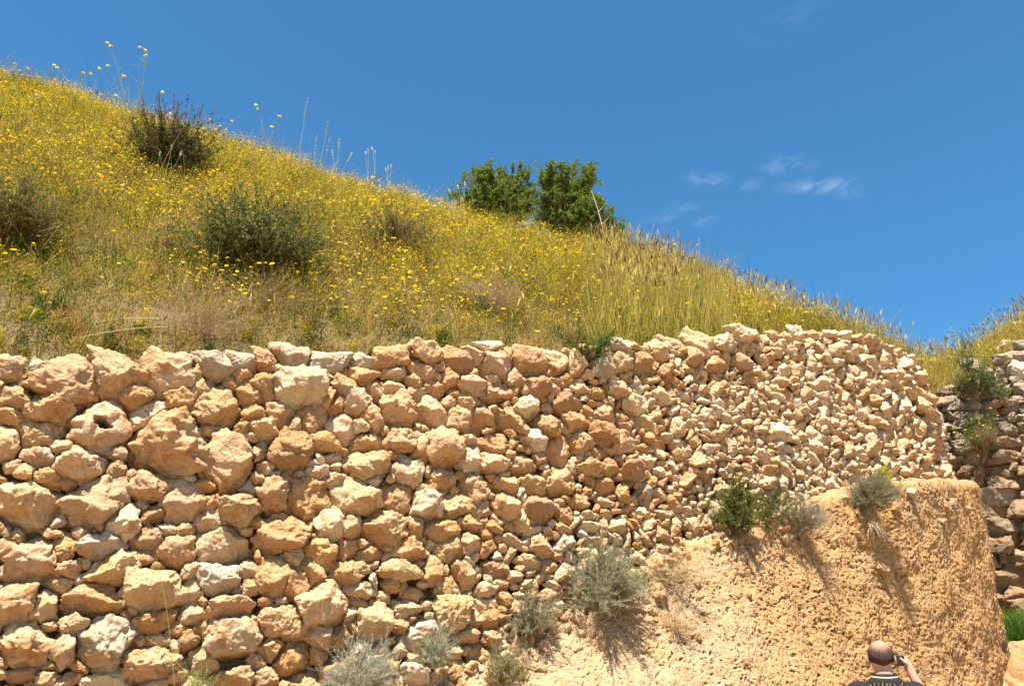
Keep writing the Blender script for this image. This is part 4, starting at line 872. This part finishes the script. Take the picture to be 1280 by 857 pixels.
def spike(label, base, tips, col, w=.02, L=.10, name='seed_spike', cat='wild plant', grp='tall spikes on the skyline', scol=(.30,.34,.20), green=True):
    b0 = oh(*base); t0 = thing(name, label, cat, b0, grp); b1 = Bag()
    for (px, py) in tips:
        tp = at(px, py, b0[1]); f = np.linspace(0,1,7)[:,None]; st = b0+np.array([rng.normal(0,.02),0,0]); ln = st*(1-f)+tp*f+np.array([.03,0,0])*np.sin(f*np.pi)*rng.normal()
        v, q = tubes(ln[None], [.004], [.002], 4); b1.add(v, q, c=scol)
        hb = Bag(); m = 70; fi = rng.uniform(0,1,m)[:,None]; dr = unit(ln[-1]-ln[-2]); bp = tp-dr*L*fi
        v, tr, cc = leaves(bp, unit(dr*1.2+rng.normal(0,.6,(m,3))), np.full(m,w), np.full(m,w*.45), pal(col, m)); hb.add(v, t_=tr, c=cc); hb.build('spike_head', M_leaf, t0)
    b1.build('stem', M_wood, t0)
WH = ((.75,.72,.60),(.62,.60,.48)); GS = ((.22,.30,.16),(.34,.40,.24),(.45,.46,.30))
spike('cluster of four white spikes on the skyline left of the trees', (463,240), [(457,190),(460,187),(465,184),(469,189)], WH, .022, .07)
spike('cluster of three white spikes nearer the trees on the skyline', (487,252), [(482,211),(485,208),(489,206)], WH, .022, .07)
spike('tall thin grey-green spike between the dark bush and the white spikes', (374,205), [(385,122)], GS, .030, .55)
spike('bent grey-green spike left of the pale sprays', (396,218), [(410,152),(396,170),(413,172)], GS, .030, .32)
spike('pale silvery sprays leaning right on the skyline', (420,232), [(424,174),(415,188),(440,191),(419,205)], ((.55,.58,.45),(.40,.46,.30)), .03, .22)
spike('white spikes standing before the left tree at its foot', (572,275), [(561,237),(572,231),(581,228),(570,252),(578,247)], WH, .024, .08)
spike('pale spikes standing before the right tree at its foot', (690,312), [(683,292),(687,291),(694,300),(702,292)], WH, .024, .07)
spike('white spikes in front of the dark bush', (200,240), [(200,190),(177,205),(227,190),(215,182)], WH, .024, .07)
spike('reddish-brown seed spikes rising from the dark bush', (208,226), [(177,118),(218,116),(205,138),(190,142),(230,140),(172,135),(197,146),(222,128)], ((.20,.11,.07),(.28,.17,.11)), .030, .45, scol=(.16,.10,.05))
spike('dark seed spike alone on the skyline right of the bearded grass', (986,392), [(987,350),(1005,363)], ((.16,.12,.08),), .03, .16)
spike('thin pale spray over the skyline above the bearded grass', (872,356), [(874,298),(866,312)], ((.55,.52,.36),), .014, .2)
spike('slender dry stems right of the trees on the skyline', (786,330), [(784,290),(790,300)], ((.36,.34,.20),), .018, .2)
# long dry stalks in the meadow
def straws(label, items):
    for k, (x0, y0, x1, y1) in enumerate(items):
        b0 = oh(x0, y0); b0 = b0+np.array([0,-.15,.05]); tp = at(x1, y1, b0[1]-.25); f = np.linspace(0,1,8)[:,None]; ln = b0*(1-f)+tp*f+np.array([0,0,.02])*np.sin(f*np.pi)
        b1 = Bag(); v, q = tubes(ln[None], [.0035], [.0018], 5); b1.add(v, q, c=(.42,.33,.18)); m = 5; sp = ln[rng.integers(3,8,m)]; te = sp+rng.normal(0,.08,(m,3))
        v, q = tubes(np.stack([sp,(sp+te)/2,te],1), np.full(m,.0015), np.full(m,.0008), 3); b1.add(v, q, c=(.40,.31,.16))
        tag(b1.build('dry_stalk', M_wood, loc=b0), label[k], 'dry stalk', 'bleached dry stalks lying across the meadow')
straws(['long bleached stalk slanting down towards the wall at the lower left','bleached stalk leaning in the meadow below the skyline sprays','thin bleached stalk slanting across the lower left meadow, above the longer one','dry stalk standing left of the thistle bush','brown stalk slanting under the dark bush'],
       [(110,440,210,408),(395,275,424,215),(130,420,200,398),(60,330,92,262),(160,235,176,208)])
# thin green stalks before the wall at the lower left
def fgstalk(label, items):
    for k, pts_ in enumerate(items):
        px0, py0 = pts_[0]; bpt = on_wall(px0, py0, .22); b1 = Bag(); P4 = [at(px, py, bpt[1]) for px, py in pts_]
        ln = catmull([tuple(p) for p in P4], 6); v, q = tubes(ln[None], [.0022], [.0012], 4); b1.add(v, q, c=(.20,.24,.06))
        m = 40; i = rng.integers(int(len(ln)*.7), len(ln), m)
        v, tr, cc = leaves(ln[i], unit(np.array([0,0,1.])+rng.normal(0,.35,(m,3))), np.full(m,.012), np.full(m,.003), pal([(.26,.28,.08),(.36,.34,.14)], m)); b1.add(v, t_=tr, c=cc)
        tag(b1.build('grass_stalk', M_wood, loc=bpt), label[k], 'grass stalk', 'thin grass stalks before the lower left of the wall')
fgstalk(['long thin grass stalk bending over the stones at the lower left','thin stalk crossing low from right to left in front of the stones','short thin stalk upright near the bottom edge left of centre'],
        [[(222,905),(213,800),(203,730),(194,695)],[(262,900),(235,845),(205,812),(172,790)],[(250,900),(252,830),(254,770),(253,735)]])
shrub('low_weed','low green weeds at the bottom edge before the wall','weed', on_wall(240,885,.2), up3+np.array([0,-.2,0]), .26, 40, 500, (.03,.004), ((.20,.25,.06),(.30,.30,.12)), ((.26,.28,.10),), .5, None, None, stem_r=.0015)

# ------------------------------------------------------------------ trees beyond the ridge
def tree(label, basepx, lobes, Y, leafcol, seed):
    r_ = np.random.default_rng(seed); a, _ = ray(basepx[0], 300); b0 = hill_xyz(np.array([float(a)]), np.array([Y]))[0]-np.array([0,0,.1])
    t0 = thing('small_tree', label, 'tree', b0, 'trees behind the crest of the meadow'); bt = Bag(); bl_ = Bag(); twigs = []
    top = at(lobes[0][0], lobes[0][1], Y); cen = b0*.5+top*.5
    f = np.linspace(0,1,6)[:,None]; trunk = b0+(cen-b0)*f+r_.normal(0,.03,(6,3))*f; v, q = tubes(trunk[None], [.11], [.06], 7); bt.add(v, q, c=(.13,.10,.07))
    for (px, py, rx, ry) in lobes:
        c = at(px, py, Y+r_.normal(0,.25)); sc = np.linalg.norm(c-np.array([0,0,EYE]))*.95/FPX; RX, RZ = rx*sc*1.17, ry*sc*1.10
        nl = int(18+rx*.9); src = trunk[-1-r_.integers(0,2,nl)]
        dd = unit(r_.normal(size=(nl,3))); dd[:,2] = dd[:,2]*.9+.1; en = c+dd*np.array([RX, RX*.8, RZ])*r_.uniform(.50,1.12,(nl,1))
        f5 = np.linspace(0,1,6)[None,:,None]; mid = (src+c)/2+r_.normal(0,.12,(nl,3)); ln = src[:,None]*(1-f5)**2+2*mid[:,None]*f5*(1-f5)+en[:,None]*f5**2+np.cumsum(r_.normal(0,.012,(nl,6,3)),1)
        v, q = tubes(ln, np.full(nl,.026), np.full(nl,.006), 5); bt.add(v, q, c=(.14,.11,.075))
        m = nl*7; i = r_.integers(0,nl,m); k = r_.integers(2,6,m); s0_ = ln[i,k]; td = unit(r_.normal(size=(m,3))+.5*dd[i]+np.array([0,0,.35])); tl = r_.uniform(.10,.36,m)*(RX/.6)**.5
        tw = s0_[:,None]+td[:,None]*tl[:,None,None]*np.linspace(0,1,4)[None,:,None]; v, q = tubes(tw, np.full(m,.006), np.full(m,.0025), 3); bt.add(v, q, c=(.16,.13,.08)); twigs.append(tw)
    tw = np.concatenate(twigs); m = len(tw)*52; j = r_.integers(0,len(tw),m); u = r_.uniform(.15,1.08,m)[:,None]; lp = tw[j,0]*(1-u)+tw[j,3]*u+r_.normal(0,.018,(m,3))
    v, tr, cc = leaves(lp, unit(r_.normal(size=(m,3))+np.array([0,0,.2])), r_.uniform(.028,.05,m), r_.uniform(.016,.028,m), pal(leafcol, m, var=.2)); bl_.add(v, t_=tr, c=cc)
    bt.build('trunk', M_wood, t0, smooth=True); bl_.build('crown', M_leaf, t0)
    return t0
tc_ = ((.13,.19,.028),(.18,.25,.04),(.08,.125,.02),(.26,.31,.07))
tree('bushy green tree, the left of the two behind the crest', (625,0), [(608,236,26,26),(646,238,20,26),(628,266,38,30),(588,254,22,14),(618,220,12,12),(648,218,8,11),(600,222,8,10),(662,250,10,14)], 15.6, tc_, 4)
tree('bushy green tree, the right and wider of the two, beside a dead pale branch', (715,0), [(697,236,26,24),(722,228,18,14),(706,264,34,32),(735,276,26,22),(760,290,20,16),(748,268,16,18),(770,296,10,9),(698,216,10,10),(737,216,6,8),(676,272,14,26),(684,224,9,10),(744,256,10,10)], 15.2, tc_, 9)
lnp = [at(x_, y_, 14.6) for x_, y_ in ((757,305),(752,280),(746,258),(739,238))]; b1 = Bag(); v, q = tubes(catmull([tuple(p) for p in lnp], 5)[None], [.013], [.005], 5); b1.add(v, q, c=(.55,.48,.36))
for (x0,y0,x1,y1) in ((748,265,760,250),(744,250,736,244),(752,280,764,268),(755,292,770,282)):
    v, q = tubes(np.array([[at(x0,y0,14.6),at((x0+x1)/2,(y0+y1)/2+1,14.6),at(x1,y1,14.55)]]), [.006],[.003],4); b1.add(v, q, c=(.55,.48,.36))
d0 = hill_xyz(np.array([lnp[0][0]/14.6]), np.array([14.6]))[0]; v, q = tubes(np.array([[d0-np.array([0,0,.05]), (d0+lnp[0])/2, lnp[0]]]), [.028],[.022],5); b1.add(v, q, c=(.5,.43,.32))
tag(b1.build('dead_branch', M_wood, loc=d0), 'bare bleached branch standing against the right side of the wider tree', 'dead branch')

# ------------------------------------------------------------------ the photographer
M_skin = plain_mat('skin', (.46,.25,.165), .5, 25, .08); M_hair = plain_mat('cropped_hair', (.030,.022,.017), .85, 200, .4, bump=.5)
M_shirt = plain_mat('black_cotton', (.004,.004,.0045), .95, 20, .2, bump=.4); M_jeans = plain_mat('denim', (.05,.07,.12), .9, 60, .3, bump=.3)
M_print = plain_mat('shirt_print', (.34,.27,.17), .8, 90, .5); M_trim = plain_mat('collar_trim', (.62,.30,.22), .8, 60, .2)
M_black = plain_mat('camera_black', (.015,.015,.017), .35, 60, .1); M_shoe = plain_mat('shoe_leather', (.06,.045,.035), .6, 40, .2)
pb = at(1101, 820, 5.5); PX, PY = pb[0], 5.5; yaw = R(-18)      # he faces away from the lens and slightly to the right
Rz = np.array([[math.cos(yaw),-math.sin(yaw),0],[math.sin(yaw),math.cos(yaw),0],[0,0,1]])
def W3(p): return np.asarray(p, float)@Rz.T+np.array([PX, PY, 0])    # local: +y is where he looks, +x his right
def ell(b, c, r, rot=0., n=20, m=28):
    u = np.linspace(0.02, math.pi-.02, n); w = np.linspace(0, 2*math.pi, m, endpoint=False); U, Wd = np.meshgrid(u, w, indexing='ij')
    p = np.stack([r[0]*np.sin(U)*np.cos(Wd), r[1]*np.sin(U)*np.sin(Wd), r[2]*np.cos(U)], -1).reshape(-1,3); cx, sx = math.cos(rot), math.sin(rot)
    p = p@np.array([[1,0,0],[0,cx,sx],[0,-sx,cx]])+np.asarray(c); i = np.arange(n*m).reshape(n,m); j = np.roll(i,-1,1)
    q = np.stack([i[:-1],j[:-1],j[1:],i[1:]],-1).reshape(-1,4); 
    b.add(np.vstack([p, [np.mean(p[:m],0)], [np.mean(p[-m:],0)]]), q, np.vstack([np.stack([i[0], np.full(m,n*m), j[0]],-1), np.stack([i[-1], j[-1], np.full(m,n*m+1)],-1)]))
def limb(b, pts_, rad, n=6):
    pts_ = np.array(pts_, float); rad = np.array(rad, float); k = 0
    for i in range(len(pts_)-1):
        L = np.linalg.norm(pts_[i+1]-pts_[i]); st_ = max(3, int(L/(min(rad[i],rad[i+1])*.35)))
        for f in np.linspace(0,1,st_+1): ell(b, pts_[i]*(1-f)+pts_[i+1]*f, [rad[i]*(1-f)+rad[i+1]*f]*3, 0, 8, 12)
def fuse(name, b, mat, vox, parent, smooth_it=4, subd=False):
    bb = Bag(); 
    vts = W3(np.concatenate(b.v)); f = []
    if b.q: f.append(np.concatenate(b.q))
    if b.t: f.append(np.concatenate(b.t))
    o = mesh(name, vts, f, mat, None, None, True)
    md = o.modifiers.new('r', 'REMESH'); md.mode = 'VOXEL'; md.voxel_size = vox; md.use_smooth_shade = True
    ms = o.modifiers.new('s', 'SMOOTH'); ms.iterations = smooth_it; ms.factor = .5
    dg = bpy.context.evaluated_depsgraph_get(); dg.update(); me = bpy.data.meshes.new_from_object(o.evaluated_get(dg)); o.modifiers.clear(); o.data = me
    if not me.materials: me.materials.append(mat)
    o.parent = parent; o.matrix_parent_inverse = Matrix.Translation(-parent.location); return o
man = thing('person', 'balding man in a black printed t-shirt seen from behind, raising a camera to his eye', 'person', (PX, PY, 0))
hz = float(pb[2])
b = Bag()
# skull, face, jaw, ears, neck: head centre at hz, looking to +y
ell(b, (0,-.012,hz+.005), (.076,.098,.088)); ell(b, (0,.035,hz-.035), (.062,.068,.082)); ell(b, (0,.060,hz-.085), (.038,.040,.030))
ell(b, (0,.107,hz-.022), (.013,.022,.026)); ell(b, (0,.100,hz+.018), (.052,.014,.012)); ell(b, (0,.098,hz-.062), (.026,.012,.008)); ell(b, (0,.098,hz-.072), (.024,.012,.007))
for s_ in (-1,1):
    ell(b, (s_*.079,.005,hz-.022), (.011,.020,.034), .15); ell(b, (s_*.030,.092,hz+.002), (.013,.010,.009))
limb(b, [(0,-.022,hz-.06),(0,-.035,hz-.17)], [.056,.064])
ell(b, (0,-.035,hz-.165), (.10,.075,.05)); ell(b, (0,-.03,hz-.215), (.135,.085,.05)); ell(b, (0,-.02,hz-.40), (.165,.105,.22)); ell(b, (0,-.01,hz-.66), (.15,.11,.14)); ell(b, (0,-.01,hz-.80), (.165,.12,.12))
SHZ = hz-.208
hand = np.array([.128,.125,hz-.028])
limb(b, [(.160,-.03,SHZ-.005),(.262,.06,SHZ-.19),(.285,.095,SHZ-.22)], [.060,.046,.043]); limb(b, [(.285,.095,SHZ-.22),(.235,.105,SHZ-.06),(.178,.115,hz-.10)], [.043,.040,.027])
# right hand gripping the camera: palm, four fingers over the top and front, thumb at the back
limb(b, [(.178,.115,hz-.10),(.168,.122,hz-.055)], [.027,.028]); ell(b, (.160,.128,hz-.042), (.020,.034,.040)); 
for k, (zz, L) in enumerate(((.012,.95),(-.006,1.),(-.024,.95),(-.041,.8))):
    limb(b, [(.165,.148,hz-.020+zz*.8),(.158,.175,hz-.008+zz),(.138,.186,hz-.008+zz),(.138-.028*L,.182,hz-.012+zz)], [.0095,.0088,.0082,.0075])
limb(b, [(.160,.110,hz-.058),(.145,.092,hz-.035),(.125,.090,hz-.012)], [.012,.0105,.009])
# left arm: elbow tucked in front, hand under the lens
limb(b, [(-.160,-.03,SHZ-.005),(-.215,.09,SHZ-.20),(-.20,.13,SHZ-.215)], [.060,.046,.043]); limb(b, [(-.20,.13,SHZ-.215),(-.08,.18,SHZ-.06),(.02,.185,hz-.10)], [.043,.038,.027])
ell(b, (.035,.175,hz-.080), (.036,.030,.018))
for k in range(4): limb(b, [(.055,.160+.017*k,hz-.075),(.080,.158+.017*k,hz-.070),(.098,.158+.016*k,hz-.058)], [.009,.0082,.0075])
limb(b, [(.030,.150,hz-.072),(.050,.130,hz-.055),(.066,.124,hz-.040)], [.0115,.010,.009])
for s_ in (-1,1):
    limb(b, [(s_*.09,0,hz-.84),(s_*.105,.02,.50),(s_*.11,-.02,.09)], [.085,.056,.040]); limb(b, [(s_*.11,-.03,.05),(s_*.12,.10,.035)], [.035,.028])
fuse('body', b, M_skin, .0055, man, 3)
# hair: a close-cropped fringe round the sides and back, scalp bare on top
D6, F6 = ico(6); V = D6*np.array([.0785,.1005,.0905])+np.array([0,-.012,hz+.005])
ok = (D6[:,1] < .42+.15*D6[:,2]) & (D6[:,2] > -.70+.30*np.abs(D6[:,0])) & ~((np.abs(D6[:,0]) > .8) & (D6[:,2] < -.05) & (D6[:,1] > .0))
crown = unit(np.array([0,-.30,.95])); bald = D6@crown+.10*vnoise(D6*5,3)+.04*vnoise(D6*22,4); mk = (.22+.78*sstep(1.0,.42,bald))*(1-.40*sstep(-.2,.8,vnoise(D6*55,6)))
hc = np.array((.40,.225,.15))*(1-mk)[:,None]+np.array((.035,.025,.02))*mk[:,None]
V = V+D6*(.0012*vnoise(D6*40,5)*mk)[:,None]; M_hair = leaf_mat('cropped_hair', 0.); mesh('hair', W3(V), [F6[ok[F6].all(1)]], M_hair, man, hc, True)
b = Bag()
ell(b, (0,-.036,hz-.122), (.078,.074,.026)); ell(b, (0,-.036,hz-.160), (.115,.090,.052)); ell(b, (0,-.03,hz-.196), (.142,.098,.056)); ell(b, (0,-.02,hz-.38), (.170,.125,.20)); ell(b, (0,-.02,hz-.50), (.182,.125,.15)); ell(b, (0,-.01,hz-.62), (.178,.130,.16)); ell(b, (0,-.01,hz-.76), (.180,.132,.10))
limb(b, [(.11,-.03,SHZ-.005),(.160,-.03,SHZ-.012),(.250,.045,SHZ-.155)], [.066,.080,.072]); limb(b, [(-.11,-.03,SHZ-.005),(-.160,-.03,SHZ-.012),(-.212,.07,SHZ-.165)], [.066,.080,.072])
shirt = fuse('t_shirt', b, M_shirt, .006, man, 4)
def ring(rx, ry, c, rt, n=40): 
    w = np.linspace(0, 2*math.pi, n+1); return np.stack([c[0]+rx*np.cos(w), c[1]+ry*np.sin(w), c[2]+rt*np.sin(w)], 1)
b1 = Bag(); v, q = tubes(W3(ring(.073,.072,(0,-.036,hz-.118),.008))[None], [.0075], [.0075], 6); b1.add(v, q); b1.build('collar', M_trim, shirt, smooth=True)
v, q = tubes(W3(ring(.069,.068,(0,-.036,hz-.106),.008))[None], [.008], [.008], 6); b1 = Bag(); b1.add(v, q); b1.build('neckband', M_shirt, shirt, smooth=True)
# pale lettering-like print across the upper back (illegible in the photograph)
b1 = Bag(); r_ = np.random.default_rng(3); xs = -.12
def backy(x_, z_): 
    yy = []
    for (c_, r3) in (((0,-.036,hz-.160),(.115,.090,.052)), ((0,-.03,hz-.196),(.142,.098,.056)), ((0,-.02,hz-.38),(.170,.125,.20))):
        e = 1-((x_-c_[0])/r3[0])**2-((z_-c_[2])/r3[2])**2
        if e > 0: yy.append(c_[1]-r3[1]*math.sqrt(e))
    return (min(yy) if yy else -.06)-.004
while xs < .15:
    k = r_.integers(3); zc_ = hz-.178; hgt_ = r_.uniform(.013,.022)
    strokes = [[(0,-1),(0,1),(.4,1.2)],[(0,.9),(.6,.2),(0,-.9),(-.3,-.4)],[(-.4,1),(.4,.6),(-.3,-.2),(.5,-1)],][k:k+1]+([[(.35,-1),(.3,.8)]] if r_.uniform() < .5 else [])
    for stp in strokes:
        pts_ = [(xs+px_*.014, zc_+pz_*hgt_) for px_, pz_ in stp]; lp_ = np.array([(x_, backy(x_, z_), z_) for x_, z_ in pts_]); lp_ = catmull([tuple(p) for p in lp_], 5)
        lp_[:,1] = [backy(p[0], p[2]) for p in lp_]; v, q = tubes(W3(lp_)[None], [.0022], [.0016], 5); b1.add(v, q)
    xs += r_.uniform(.018,.028)
b1.build('back_print', M_print, shirt)
b = Bag()
ell(b, (0,-.01,hz-.82), (.178,.132,.11))
for s_ in (-1,1): limb(b, [(s_*.088,0,hz-.86),(s_*.105,.02,.50),(s_*.11,-.02,.10)], [.100,.075,.062])
fuse('trousers', b, M_jeans, .008, man, 3)
for s_ in (-1,1):
    b = Bag(); limb(b, [(s_*.11,-.045,.055),(s_*.122,.12,.045),(s_*.125,.16,.042)], [.050,.046,.040]); ell(b, (s_*.118,.05,.022), (.052,.14,.022)); fuse('shoe', b, M_shoe, .006, man, 3)
# camera
cl = W3([(.105,.135,hz-.020)])[0]; camt = thing('compact_camera', 'small black camera held up to the man\'s face', 'camera', cl)
def cbox(x0,x1,y0,y1,z0_,z1_,bev=.006):
    bm = bmesh.new(); bmesh.ops.create_cube(bm, size=1)
    for v_ in bm.verts: v_.co = Vector(((x0+x1)/2+(x1-x0)*v_.co.x, (y0+y1)/2+(y1-y0)*v_.co.y, (z0_+z1_)/2+(z1_-z0_)*v_.co.z))
    bmesh.ops.bevel(bm, geom=list(bm.edges), offset=bev, segments=3, affect='EDGES'); v_ = np.array([x.co[:] for x in bm.verts]); bm.verts.index_update()
    fs = {}
    for fc in bm.faces: fs.setdefault(len(fc.verts), []).append([x.index for x in fc.verts])
    bm.free(); return W3(v_), [np.array(x) for x in fs.values()]
v, f = cbox(.060,.152,.112,.148,hz-.052,hz+.012); mesh('camera_body', v, f, M_black, camt)
v, f = cbox(.088,.120,.116,.142,hz+.010,hz+.022,.004); mesh('viewfinder', v, f, M_black, camt)
b1 = Bag(); v, q = tubes(W3([(.100,.146,hz-.02),(.100,.150,hz-.02),(.100,.172,hz-.02),(.100,.190,hz-.02)])[None], [.028], [.026], 24); b1.add(v, q); b1.build('lens', M_black, camt, smooth=True)
w = np.linspace(0,1,14)[:,None]; st_ = np.array([.150,.125,hz-.01])*(1-w)+np.array([.176,.100,hz-.10])*w+np.array([.012,-.02,-.055])*np.sin(w*np.pi)
b1 = Bag(); v, q = tubes(W3(st_)[None], [.0035],[.0035],5); b1.add(v, q); b1.build('wrist_strap', M_black, camt)
